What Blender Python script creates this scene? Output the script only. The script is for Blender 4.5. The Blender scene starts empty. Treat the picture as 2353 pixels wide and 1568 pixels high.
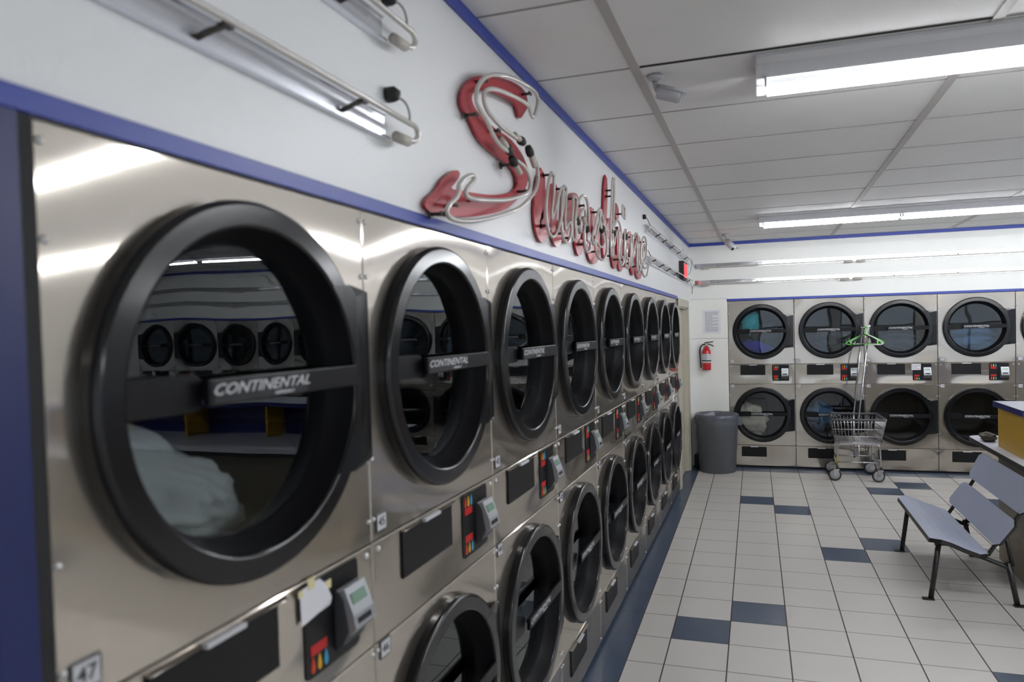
import bpy, bmesh, math, random
from mathutils import Vector, Matrix, noise
random.seed(7)
SC = bpy.context.scene
COL = SC.collection
PI = math.pi
cos, sin, rad = math.cos, math.sin, math.radians

# ------------------------------------------------------------------ materials
def sr(r, g, b):
    f = lambda c: (c/255/12.92) if c/255 <= .04045 else ((c/255+.055)/1.055)**2.4
    return (f(r), f(g), f(b), 1)

MATS = {}
def mat(name, col, rough=.5, metal=0., spec=.5, emit=None, strength=0., coat=0., noise_amt=0., noise_scale=8., bump=0., bump_scale=30.):
    if name in MATS: return MATS[name]
    m = bpy.data.materials.new(name); m.use_nodes = True
    nt = m.node_tree; b = nt.nodes['Principled BSDF']
    b.inputs['Base Color'].default_value = col
    b.inputs['Roughness'].default_value = rough
    b.inputs['Metallic'].default_value = metal
    b.inputs['Specular IOR Level'].default_value = spec
    b.inputs['Coat Weight'].default_value = coat
    if emit:
        b.inputs['Emission Color'].default_value = emit
        b.inputs['Emission Strength'].default_value = strength
    tc = nt.nodes.new('ShaderNodeTexCoord')
    if noise_amt > 0:
        n = nt.nodes.new('ShaderNodeTexNoise'); n.inputs['Scale'].default_value = noise_scale; n.inputs['Detail'].default_value = 5
        nt.links.new(tc.outputs['Object'], n.inputs['Vector'])
        mx = nt.nodes.new('ShaderNodeMix'); mx.data_type = 'RGBA'
        mx.inputs[6].default_value = tuple(c*(1-noise_amt) for c in col[:3])+(1,)
        mx.inputs[7].default_value = tuple(min(1, c*(1+noise_amt*.6)) for c in col[:3])+(1,)
        nt.links.new(n.outputs['Fac'], mx.inputs[0]); nt.links.new(mx.outputs[2], b.inputs['Base Color'])
    if bump > 0:
        n = nt.nodes.new('ShaderNodeTexNoise'); n.inputs['Scale'].default_value = bump_scale; n.inputs['Detail'].default_value = 3
        nt.links.new(tc.outputs['Object'], n.inputs['Vector'])
        bp = nt.nodes.new('ShaderNodeBump'); bp.inputs['Strength'].default_value = 1; bp.inputs['Distance'].default_value = bump
        nt.links.new(n.outputs['Fac'], bp.inputs['Height']); nt.links.new(bp.outputs[0], b.inputs['Normal'])
    MATS[name] = m
    return m

def steel_mat(name, col, rough, wave=-.0085, soft=.004):
    """brushed stainless sheet: slight pillow over each 0.8 m panel plus slow waviness"""
    m = bpy.data.materials.new(name); m.use_nodes = True
    nt = m.node_tree; b = nt.nodes['Principled BSDF']; L = nt.links.new
    b.inputs['Base Color'].default_value = col; b.inputs['Metallic'].default_value = 1.
    tc = nt.nodes.new('ShaderNodeTexCoord'); sep = nt.nodes.new('ShaderNodeSeparateXYZ')
    L(tc.outputs['Generated'], sep.inputs[0])
    sn = []
    for ax in ('X', 'Z'):
        mu = nt.nodes.new('ShaderNodeMath'); mu.operation = 'MULTIPLY'; mu.inputs[1].default_value = PI
        si = nt.nodes.new('ShaderNodeMath'); si.operation = 'SINE'
        L(sep.outputs[ax], mu.inputs[0]); L(mu.outputs[0], si.inputs[0]); sn.append(si)
    pr = nt.nodes.new('ShaderNodeMath'); pr.operation = 'MULTIPLY'; L(sn[0].outputs[0], pr.inputs[0]); L(sn[1].outputs[0], pr.inputs[1])
    am = nt.nodes.new('ShaderNodeMath'); am.operation = 'MULTIPLY'; am.inputs[1].default_value = wave
    L(pr.outputs[0], am.inputs[0])
    n = nt.nodes.new('ShaderNodeTexNoise'); n.inputs['Scale'].default_value = 2.4; n.inputs['Detail'].default_value = 0.5
    L(tc.outputs['Object'], n.inputs['Vector'])
    a2 = nt.nodes.new('ShaderNodeMath'); a2.operation = 'MULTIPLY_ADD'; a2.inputs[1].default_value = soft
    L(n.outputs['Fac'], a2.inputs[0]); L(am.outputs[0], a2.inputs[2])
    bp = nt.nodes.new('ShaderNodeBump'); bp.inputs['Strength'].default_value = 1; bp.inputs['Distance'].default_value = 1
    L(a2.outputs[0], bp.inputs['Height']); L(bp.outputs[0], b.inputs['Normal'])
    # brushing: roughness streaks along the sheet
    mp = nt.nodes.new('ShaderNodeMapping'); mp.inputs['Scale'].default_value = (3, 3, 160)
    L(tc.outputs['Object'], mp.inputs[0])
    n2 = nt.nodes.new('ShaderNodeTexNoise'); n2.inputs['Scale'].default_value = 3; n2.inputs['Detail'].default_value = 2
    L(mp.outputs[0], n2.inputs['Vector'])
    r = nt.nodes.new('ShaderNodeMapRange'); r.inputs[3].default_value = rough*.85; r.inputs[4].default_value = rough*1.2
    L(n2.outputs['Fac'], r.inputs[0]); L(r.outputs[0], b.inputs['Roughness'])
    g2 = nt.nodes.new('ShaderNodeBsdfGlossy'); g2.inputs[0].default_value = col; g2.inputs['Roughness'].default_value = .46; L(bp.outputs[0], g2.inputs['Normal'])
    mx = nt.nodes.new('ShaderNodeMixShader'); mx.inputs[0].default_value = .30
    L(b.outputs[0], mx.inputs[1]); L(g2.outputs[0], mx.inputs[2]); L(mx.outputs[0], nt.nodes['Material Output'].inputs[0])
    MATS[name] = m
    return m

def glass_mat(name, tint, f0=.082, wav=.0006):
    m = bpy.data.materials.new(name); m.use_nodes = True
    nt = m.node_tree; nt.nodes.clear(); L = nt.links.new
    out = nt.nodes.new('ShaderNodeOutputMaterial'); mix = nt.nodes.new('ShaderNodeMixShader')
    tr = nt.nodes.new('ShaderNodeBsdfTransparent'); tr.inputs[0].default_value = tint
    gl = nt.nodes.new('ShaderNodeBsdfGlossy'); gl.inputs['Roughness'].default_value = .01; gl.inputs[0].default_value = (.92, .97, 1, 1)
    ge = nt.nodes.new('ShaderNodeNewGeometry'); dt = nt.nodes.new('ShaderNodeVectorMath'); dt.operation = 'DOT_PRODUCT'
    L(ge.outputs['Incoming'], dt.inputs[0]); L(ge.outputs['Normal'], dt.inputs[1])
    def mth(op, a, b):
        k = nt.nodes.new('ShaderNodeMath'); k.operation = op
        for i, q in enumerate((a, b)):
            if q is None: continue
            if hasattr(q, 'links') or hasattr(q, 'is_linked'): L(q, k.inputs[i])
            else: k.inputs[i].default_value = q
        return k.outputs[0]
    ab = mth('ABSOLUTE', dt.outputs['Value'], None); om = mth('SUBTRACT', 1., ab); p5 = mth('POWER', om, 5.)
    fres = mth('ADD', mth('MULTIPLY', p5, 1.-f0), f0)
    tc = nt.nodes.new('ShaderNodeTexCoord'); n = nt.nodes.new('ShaderNodeTexNoise'); n.inputs['Scale'].default_value = 5; n.inputs['Detail'].default_value = 0
    bp = nt.nodes.new('ShaderNodeBump'); bp.inputs['Strength'].default_value = 1; bp.inputs['Distance'].default_value = wav
    L(tc.outputs['Object'], n.inputs['Vector']); L(n.outputs['Fac'], bp.inputs['Height'])
    L(bp.outputs[0], gl.inputs['Normal'])
    L(fres, mix.inputs[0]); L(tr.outputs[0], mix.inputs[1]); L(gl.outputs[0], mix.inputs[2]); L(mix.outputs[0], out.inputs[0])
    MATS[name] = m
    return m

STEEL = steel_mat('stainless_steel', (.53, .487, .435, 1), .07)
GLASS = glass_mat('door_glass', (.74, .78, .79, 1))
PANE = glass_mat('window_glass', (.95, .97, 1, 1), .04, 0)
BAG = mat('bin_liner_film', sr(92, 95, 106), .2, spec=.7, bump=.004, bump_scale=14)
M_wallL = mat('left_wall_paint', (.89, .895, .90, 1), .38, bump=.0012, bump_scale=90, noise_amt=.03, noise_scale=2)
M_wallB = mat('back_wall_paint', (.88, .88, .845, 1), .45, bump=.0008, bump_scale=80, noise_amt=.03, noise_scale=2)
M_low = mat('cream_panel_paint', (.90, .90, .85, 1), .42, noise_amt=.04, noise_scale=4)
M_ceil = mat('ceiling_tile', (.87, .865, .85, 1), .6, noise_amt=.06, noise_scale=3)
M_tee = mat('ceiling_tee', (.50, .48, .46, 1), .5)
M_gap = mat('ceiling_joint', (.33, .32, .30, 1), .7)
M_dark = mat('dark_gap', (.012, .012, .013, 1), .7)
M_blue_shade = mat('blue_paint_shaded', sr(22, 34, 92), .4, noise_amt=.1, noise_scale=6)  # trim blue darkened so the colour carries the shade at the left end
M_blue = mat('blue_paint', sr(52, 70, 162), .4, noise_amt=.1, noise_scale=6)
M_black = mat('black_plastic', (.004, .004, .0055, 1), .17, spec=.5)
M_plate = mat('black_plate', (.007, .008, .010, 1), .2, spec=.42)
M_bar = mat('crossbar_plastic', (.007, .007, .0085, 1), .35, spec=.2)
M_sticker = mat('grey_sticker', (.020, .020, .024, 1), .4, spec=.35)
M_inner = mat('door_barrel', (.004, .004, .005, 1), .5, spec=.2)
M_drum = mat('drum_metal', (.012, .012, .014, 1), .45, metal=.3, spec=.3, noise_amt=.2, noise_scale=40)
M_logo = mat('logo_silver', (.60, .61, .63, 1), .45)
M_vent = mat('vent_black', (.008, .008, .009, 1), .5, spec=.25)
M_board = mat('control_board_black', (.007, .007, .008, 1), .4, spec=.3)
M_chrome = mat('chrome', (.75, .75, .77, 1), .15, metal=1)
M_alu = mat('polished_aluminium', (.80, .81, .84, 1), .13, metal=1, bump=.004, bump_scale=6)
M_refl = mat('painted_reflector', (.80, .82, .88, 1), .22, metal=.75, bump=.0012, bump_scale=5)
M_screw = mat('screw_metal', (.7, .7, .7, 1), .3, metal=.9)
M_rdrk = mat('reader_housing', (.07, .072, .078, 1), .4)
M_rsil = mat('reader_silver', (.42, .44, .46, 1), .35, metal=.35)
M_lcd = mat('reader_screen', sr(120, 150, 130), .2)
M_red = mat('icon_red', sr(190, 20, 25), .4)
M_org = mat('icon_orange', sr(205, 60, 25), .4)
M_yel = mat('icon_yellow', sr(225, 170, 20), .4)
M_cya = mat('icon_cyan', sr(60, 160, 200), .4)
M_white = mat('white_label', (.62, .62, .64, 1), .5)
M_paper = mat('paper', (.80, .79, .83, 1), .7)
M_tape = mat('masking_tape', sr(225, 215, 165), .6)
M_ink = mat('ink', (.05, .05, .06, 1), .6)
M_grey_ink = mat('grey_print', (.38, .38, .43, 1), .6)
M_signred = mat('sign_red', sr(178, 48, 58), .33, noise_amt=.18, noise_scale=9)
M_tube = mat('unlit_neon_glass', (.60, .575, .53, 1), .14, spec=.8, coat=.6)
M_supp = mat('tube_support', (.05, .04, .035, 1), .5)
M_cap = mat('electrode_cap', (.52, .48, .42, 1), .5)
M_hous = mat('lamp_housing', (.66, .66, .68, 1), .35)
M_lamp = mat('lit_tube', (1, 1, 1, 1), .4, emit=(.93, .96, 1, 1), strength=60.)
M_dimlamp = mat('second_tube', (.9, .9, .9, 1), .3, emit=(.93, .96, 1, 1), strength=.55)
M_cream = mat('floor_tile_cream', (.64, .61, .57, 1), .30, spec=.45, noise_amt=.05, noise_scale=2.5)
M_btile = mat('floor_tile_blue', (.060, .085, .135, 1), .30, spec=.45, noise_amt=.12, noise_scale=5)
M_grout = mat('grout', (.06, .045, .04, 1), .8)
M_bin = mat('bin_plastic', (.13, .14, .16, 1), .45)
M_rubber = mat('rubber', (.018, .018, .018, 1), .6)
M_wheel = mat('caster_disc', (.36, .37, .37, 1), .4)
M_wire = mat('cart_chrome', (.55, .55, .57, 1), .22, metal=1)
M_sleeve = mat('cart_bumper', (.06, .062, .068, 1), .5)
M_green = mat('green_plastic', sr(95, 205, 55), .35)
M_wplast = mat('white_plastic', (.78, .78, .80, 1), .4)
M_bplast = mat('black_hanger_plastic', (.015, .015, .015, 1), .4)
M_extred = mat('extinguisher_red', sr(190, 22, 30), .25, coat=.4)
M_bench = mat('bench_laminate', sr(166, 172, 192), .35, noise_amt=.04, noise_scale=10)
M_benchm = mat('bench_metal', (.012, .011, .011, 1), .35)
M_table = mat('table_laminate', sr(200, 202, 212), .30)
M_yellow = mat('yellow_panel', sr(190, 150, 40), .40)
M_blued = mat('deep_blue_edge', sr(16, 24, 92), .35)
M_brown = mat('counter_base', sr(150, 140, 122), .5)
M_door = mat('door_beige', sr(198, 191, 174), .45, noise_amt=.06, noise_scale=6)
M_brass = mat('brass', sr(190, 150, 70), .25, metal=1)
M_camw = mat('camera_white', (.50, .50, .52, 1), .4)
M_exit = mat('exit_red', sr(230, 40, 50), .4, emit=(1, .045, .06, 1), strength=.9)
M_cloth_grey = mat('cloth_grey', (.42, .44, .435, 1), .9, noise_amt=.12, noise_scale=9)
M_cloth_cream = mat('cloth_cream', (.62, .55, .46, 1), .9, noise_amt=.2, noise_scale=8)
M_cloth_teal = mat('cloth_teal', (.02, .42, .50, 1), .9, noise_amt=.2, noise_scale=6)
M_cloth_navy = mat('cloth_blue', (.03, .03, .35, 1), .9, noise_amt=.3, noise_scale=8)
M_cloth_dk = mat('cloth_dark', (.05, .055, .07, 1), .9, noise_amt=.4, noise_scale=8)
M_cloth_sky = mat('cloth_sky', (.06, .14, .28, 1), .9, noise_amt=.4, noise_scale=9)
M_camo = mat('cloth_brown', (.10, .085, .07, 1), .9, noise_amt=.7, noise_scale=40)
M_wire_w = mat('pale_wire', (.35, .34, .32, 1), .4)

# ------------------------------------------------------------------ mesh helpers
class MB:
    def __init__(s): s.v = []; s.f = []; s.mi = []; s.sm = []; s.mats = []
    def m(s, mt):
        if mt not in s.mats: s.mats.append(mt)
        return s.mats.index(mt)
    def add(s, vs, fs, mt, smooth=False):
        o = len(s.v); k = s.m(mt); s.v += [tuple(v) for v in vs]
        for f in fs: s.f.append([i+o for i in f]); s.mi.append(k); s.sm.append(smooth)
    def box(s, a, b, mt, bev=0.):
        (x0, y0, z0), (x1, y1, z1) = a, b
        x0, x1 = min(x0, x1), max(x0, x1); y0, y1 = min(y0, y1), max(y0, y1); z0, z1 = min(z0, z1), max(z0, z1)
        if bev <= 0:
            vs = [(x, y, z) for x in (x0, x1) for y in (y0, y1) for z in (z0, z1)]
            s.add(vs, [(0, 1, 3, 2), (4, 6, 7, 5), (0, 4, 5, 1), (2, 3, 7, 6), (0, 2, 6, 4), (1, 5, 7, 3)], mt); return
        bm = bmesh.new(); bmesh.ops.create_cube(bm, size=1)
        for v in bm.verts: v.co = ((x0+x1)/2+v.co.x*(x1-x0), (y0+y1)/2+v.co.y*(y1-y0), (z0+z1)/2+v.co.z*(z1-z0))
        bmesh.ops.bevel(bm, geom=list(bm.edges), offset=bev, segments=2, affect='EDGES', profile=.5)
        bm.verts.index_update(); s.add([v.co[:] for v in bm.verts], [[v.index for v in f.verts] for f in bm.faces], mt); bm.free()
    def lathe(s, prof, mt, c=(0, 0, 0), axis='z', n=40, smooth=True, cap0=False, cap1=False, sx=1, sy=1):
        vs = []
        for r, h in prof:
            for i in range(n):
                a = 2*PI*i/n; p = (r*cos(a)*sx, r*sin(a)*sy, h)
                if axis == 'x': p = (p[2], p[0], p[1])
                if axis == 'y': p = (p[0], p[2], p[1])
                vs.append((p[0]+c[0], p[1]+c[1], p[2]+c[2]))
        fs = []
        for j in range(len(prof)-1):
            for i in range(n): fs.append((j*n+i, j*n+(i+1) % n, (j+1)*n+(i+1) % n, (j+1)*n+i))
        s.add(vs, fs, mt, smooth)
        if cap0: s.add(vs[:n], [list(range(n))], mt)
        if cap1: s.add(vs[-n:], [list(range(n))], mt)
    def tube(s, pts, r, mt, n=8, closed=False, smooth=True, caps=True):
        P = [Vector(p) for p in pts]; m = len(P)
        if m < 2: return
        T = []
        for i in range(m):
            a = P[(i-1) % m] if (closed or i > 0) else P[i]; b = P[(i+1) % m] if (closed or i < m-1) else P[i]
            t = (b-a); T.append(t.normalized() if t.length > 1e-9 else Vector((0, 0, 1)))
        u = T[0].orthogonal().normalized(); vs = []
        for i in range(m):
            u = (u - T[i]*u.dot(T[i]));
            u = u.normalized() if u.length > 1e-6 else T[i].orthogonal().normalized()
            w = T[i].cross(u)
            rr = r[i] if isinstance(r, (list, tuple)) else r
            for k in range(n):
                a = 2*PI*k/n; vs.append(P[i]+u*(rr*cos(a))+w*(rr*sin(a)))
        fs = []; mm = m if closed else m-1
        for i in range(mm):
            j = (i+1) % m
            for k in range(n): fs.append((i*n+k, i*n+(k+1) % n, j*n+(k+1) % n, j*n+k))
        if caps and not closed: fs += [list(range(n))[::-1], list(range((m-1)*n, m*n))]
        s.add(vs, fs, mt, smooth)
    def prism(s, poly, lo, hi, mt, axis='y'):
        """extrude a 2-D polygon; axis = extrusion axis; poly coords are the other two axes in order"""
        def P(p, h):
            return {'x': (h, p[0], p[1]), 'y': (p[0], h, p[1]), 'z': (p[0], p[1], h)}[axis]
        n = len(poly); vs = [P(p, lo) for p in poly]+[P(p, hi) for p in poly]
        fs = [list(range(n))[::-1], list(range(n, 2*n))]+[(i, (i+1) % n, n+(i+1) % n, n+i) for i in range(n)]
        s.add(vs, fs, mt)
    def xf(s, M, start=0):
        for i in range(start, len(s.v)): s.v[i] = tuple(M @ Vector(s.v[i]))
    def build(s, name, parent=None, fix=True):
        me = bpy.data.meshes.new(name); me.from_pydata(s.v, [], s.f)
        for m in s.mats: me.materials.append(m)
        for i, p in enumerate(me.polygons): p.material_index = s.mi[i]; p.use_smooth = s.sm[i]
        if fix:
            bm = bmesh.new(); bm.from_mesh(me); bmesh.ops.recalc_face_normals(bm, faces=bm.faces); bm.to_mesh(me); bm.free()
        me.update()
        o = bpy.data.objects.new(name, me); COL.objects.link(o)
        if parent: o.parent = parent
        return o

def chaikin(pts, it=2, closed=False):
    for _ in range(it):
        q = [] if closed else [pts[0]]
        m = len(pts)
        for i in range(m if closed else m-1):
            a, b = pts[i], pts[(i+1) % m]
            q.append(tuple(.75*x+.25*y for x, y in zip(a, b))); q.append(tuple(.25*x+.75*y for x, y in zip(a, b)))
        if not closed: q.append(pts[-1])
        pts = q
    return pts

def tag(o, label=None, cat=None, group=None, kind=None):
    if label: o['label'] = label
    if cat: o['category'] = cat
    if group: o['group'] = group
    if kind: o['kind'] = kind
    return o
def empty(name, loc=(0, 0, 0), rz=0., **k):
    o = bpy.data.objects.new(name, None); COL.objects.link(o); o.location = loc; o.rotation_euler = (0, 0, rz); o.empty_display_size = .1
    return tag(o, **k)
def struct(mb, name): return tag(mb.build(name), kind='structure')
def copy_tree(o, parent=None):
    c = o.copy(); COL.objects.link(c); c.parent = parent
    for ch in list(o.children): copy_tree(ch, c)
    return c
TXT = {}
def text_mesh(s, size, m, shear=0., bold=.0, extrude=.0004):
    key = (s, size, m.name, shear)
    if key in TXT: return TXT[key]
    cu = bpy.data.curves.new('lettering', 'FONT'); cu.body = s; cu.size = size; cu.shear = shear; cu.offset = bold; cu.extrude = extrude
    cu.align_x = 'CENTER'; cu.align_y = 'CENTER'; cu.resolution_u = 2
    ob = bpy.data.objects.new('lettering', cu); COL.objects.link(ob)
    dg = bpy.context.evaluated_depsgraph_get(); dg.update()
    me = bpy.data.meshes.new_from_object(ob.evaluated_get(dg)); me.name = 'lettering'
    me.materials.clear(); me.materials.append(m)
    bpy.data.objects.remove(ob); TXT[key] = me
    return me

# ------------------------------------------------------------------ key numbers
FR = .009476                      # far wall turns by this much
def yf(x): return 9.3024+FR*x     # front plane of the far wall / far dryers
Y0, W = .6845, .8                 # left row: first seam, unit width
X0 = .480                         # far row: first seam
ZT, ZA, ZB, ZC, HC = 2.138, 1.323, 1.070, .288, 2.902
XR, YB = 10.6, -3.4               # right wall, wall behind the camera

# ------------------------------------------------------------------ floor
GR = .01271; T = .3298; GX1 = .3284; GY0 = 7.3858; XB = .1223
cg, sg = cos(GR), sin(GR)
def gpt(x, y, z=0.): # grid frame (x absolute near gx1, y relative to GY0)
    dx, dy = x-GX1, y
    return (GX1+dx-GR*dy, GY0+dy+GR*dx, z)
cols = [(-.30, XB, 'edge'), (XB, GX1, 'half')]+[(GX1+i*T, GX1+(i+1)*T, i+1) for i in range(32)]
BLUE = {(2, -1), (3, 0), (1, 9), (2, 8), (4, 4), (5, 3), (6, -3), (7, -4), (6, 10), (5, 11), (9, 5), (10, 4), (1, 19), (2, 20), (9, -2), (11, 1), (12, 0), (14, 8), (15, 7), (8, 14), (4, 17), (5, 16)}
f = MB()
gx, gy = .0036, .0024
for ci, (xa, xb_, c) in enumerate(cols):
    for r in range(-7, 34):
        ya, yb_ = -(r+1)*T, -r*T
        blue = c == 'edge' or r < -5 or ((c, r) in BLUE)
        vs = [gpt(xa+gx, ya+gy), gpt(xb_-gx, ya+gy), gpt(xb_-gx, yb_-gy), gpt(xa+gx, yb_-gy)]
        if c == 'edge': vs = [gpt(xa+gx, ya+.001), gpt(xb_-.001, ya+.001), gpt(xb_-.001, yb_-.001), gpt(xa+gx, yb_-.001)]
        f.add(vs, [(0, 1, 2, 3)], M_btile if blue else M_cream)
f.box((-.4, YB-.1, -.1), (XR+.3, 9.9, -.0015), M_grout)
struct(f, 'floor')

# ------------------------------------------------------------------ ceiling
c = MB()
c.box((-.1, YB-.1, HC), (XR+.3, 9.6, HC+.08), M_ceil)
ys = [2.885-.655*k for k in range(1, 10)]+[2.885+.65*k for k in range(0, 10)]
xs = [.435+1.295*k for k in range(0, 8)]
for i, x in enumerate(xs): c.box((x-.019, YB, HC-.006), (x+.019, 9.4, HC+.001), M_tee)
for y in ys:
    for k in range(-1, 8):
        xa = -.0 if k < 0 else xs[k]+.019; xb_ = xs[0]-.019 if k < 0 else (xs[k+1]-.019 if k < 7 else XR)
        w = .0055; dark = M_gap
        if k == 0 and abs(y-2.885) < .01: w = .010; dark = M_dark
        c.box((xa, y-w, HC-.0016), (xb_, y+w, HC+.001), dark)
struct(c, 'ceiling')

# ------------------------------------------------------------------ walls
w = MB()
w.box((-1., YB, 2.140), (0, 9.6, HC), M_wallL)                      # bulkhead over the dryers
w.box((-1., YB, 0), (0, Y0-.075, 2.140), M_wallL)                   # before the first dryer
w.box((-1., 8.95, 0), (0, 9.6, 2.140), M_wallL)                     # corner beside the door
w.box((-1., 7.89, 2.06), (0, 8.951, 2.141), M_wallL)
w.box((-1., 7.885, 0), (0, 7.965, 2.06), M_wallL)
w.box((-.24, 7.96, 0), (-.20, 8.96, 2.07), M_wallL)
struct(w, 'wall_left')
def rotbox(mb, x0, x1, d0, d1, z0, z1, m, bev=0):
    """box hugging the far wall: d = distance in front of its face (towards the camera)"""
    st = len(mb.v); mb.box((x0, -d1, z0), (x1, -d0, z1), m, bev)
    for i in range(st, len(mb.v)):
        x, y, z = mb.v[i]; mb.v[i] = (x, yf(x)+y, z)
w = MB()
XE = X0+11*.8004
rotbox(w, -.02, XR+.2, -1.0, 0, 2.1765, HC, M_wallB)
rotbox(w, X0, XR+.2, -1.0, 0, 2.140, 2.1766, M_wallB)
rotbox(w, -.02, X0-.004, -1.0, 0, 1.6655, 2.1745, M_low)
rotbox(w, -.02, X0-.004, -1.0, 0, 0, 1.6625, M_low)
rotbox(w, -.02, X0-.010, -1.0, -.003, 0, 2.18, M_dark)
rotbox(w, XE+.004, XR+.2, -1.0, 0, 0, 2.141, M_wallB)
struct(w, 'wall_far')
w = MB()                                                           # right wall with shop windows
yw = [(-2.6, -.2), (.2, 2.6), (3.0, 5.4), (5.8, 8.2)]
w.box((XR, YB, 0), (XR+.2, 9.6, .75), M_wallB); w.box((XR, YB, 2.25), (XR+.2, 9.6, HC), M_wallB)
prev = YB
for a, b in yw: w.box((XR, prev, .749), (XR+.2, a, 2.251), M_wallB); prev = b
w.box((XR, prev, .749), (XR+.2, 9.6, 2.251), M_wallB)
struct(w, 'wall_right')
M_frame = mat('window_frame_metal', (.25, .26, .28, 1), .4, metal=.6)
for i, (a, b) in enumerate(yw):
    wf = MB()
    for y in (a, (a+b)/2-.03, b-.06): wf.box((XR+.04, y, .75), (XR+.12, y+.06, 2.25), M_frame)
    for z in (.75, 1.7, 2.19): wf.box((XR+.045, a, z), (XR+.115, b, z+.06), M_frame)
    wf.box((XR+.075, a+.06, .81), (XR+.08, b-.06, 2.19), PANE)
    struct(wf, 'window_%d' % (i+1))
w = MB(); xw = [(1.0, 3.0), (3.3, 5.3), (5.6, 7.6), (7.9, 9.9)]
w.box((-1., YB-.2, 0), (XR+.2, YB, .5), M_wallB); w.box((-1., YB-.2, 2.35), (XR+.2, YB, HC), M_wallB)
prev = -1.
for a, b in xw: w.box((prev, YB-.2, .499), (a, YB, 2.351), M_wallB); prev = b
w.box((prev, YB-.2, .499), (XR+.2, YB, 2.351), M_wallB)
struct(w, 'wall_rear')
for i, (a, b) in enumerate(xw):
    wf = MB()
    for x in (a, (a+b)/2-.03, b-.06): wf.box((x, YB-.12, .5), (x+.06, YB-.04, 2.35), M_frame)
    for z in (.5, 1.7, 2.29): wf.box((a, YB-.115, z), (b, YB-.045, z+.06), M_frame)
    wf.box((a+.06, YB-.08, .56), (b-.06, YB-.075, 2.29), PANE)
    struct(wf, 'window_%d' % (i+5))

# blue trims
def L_trim(y0, y1, z0, z1, d=.008):
    t = MB(); t.box((0.0005, y0, z0), (d, y1, z1), M_blue, .002); return t
struct(L_trim(YB, 9.29, HC-.047, HC-.001, .012), 'trim_1')
struct(L_trim(Y0-.075, 7.89, 2.1385, 2.172), 'trim_2')
t = MB(); rotbox(t, .012, XR, .0005, .012, HC-.040, HC-.001, M_blue, .002); struct(t, 'trim_3')
t = MB(); rotbox(t, X0-.012, XE, .0005, .008, 2.139, 2.168, M_blue, .002); struct(t, 'trim_4')
t = MB(); t.box((0.0005, Y0-.074, .001), (.008, Y0-.021, 2.139), M_blue_shade, .002); struct(t, 'trim_5')
t = MB(); t.box((-.02, Y0-.0205, .001), (.004, Y0-.0005, ZT), M_dark); struct(t, 'trim_6')

# door in the left wall past the last dryer
d = MB()
d.box((-.095, 7.99, .005), (-.055, 8.925, 2.045), M_door)
d.box((-.054, 8.10, 1.15), (-.050, 8.81, 1.92), M_door, .002); d.box((-.054, 8.10, .2), (-.050, 8.81, .98), M_door, .002)
door = struct(d, 'door_1')
fr_ = MB()
fr_.box((.0005, 7.892, 0.001), (.014, 7.965, 2.15), M_door, .003); fr_.box((.0005, 8.95, .001), (.014, 9.04, 2.15), M_door, .003)
fr_.box((.0005, 7.892, 2.062), (.016, 9.04, 2.152), M_door, .003)
fr_.box((-.20, 8.926, 0.001), (0.0004, 8.949, 2.06), M_door); fr_.box((-.20, 7.966, .001), (.0004, 7.988, 2.06), M_door); fr_.box((-.20, 7.966, 2.046), (.0004, 8.949, 2.061), M_door)
fr_.box((-.054, 8.905, 0.001), (-.03, 8.926, 2.046), M_door)
struct(fr_, 'trim_7')
k = MB(); k.lathe([(.0, .052), (.018, .05), (.026, .038), (.024, .024), (.012, .016), (.010, .006), (.030, .004), (.031, -.002)], M_brass, (-.052, 8.06, 1.14), 'x', 24)
kb = k.build('door_knob'); kb.parent = door; kb['label'] = 'round brass door knob'

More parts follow.
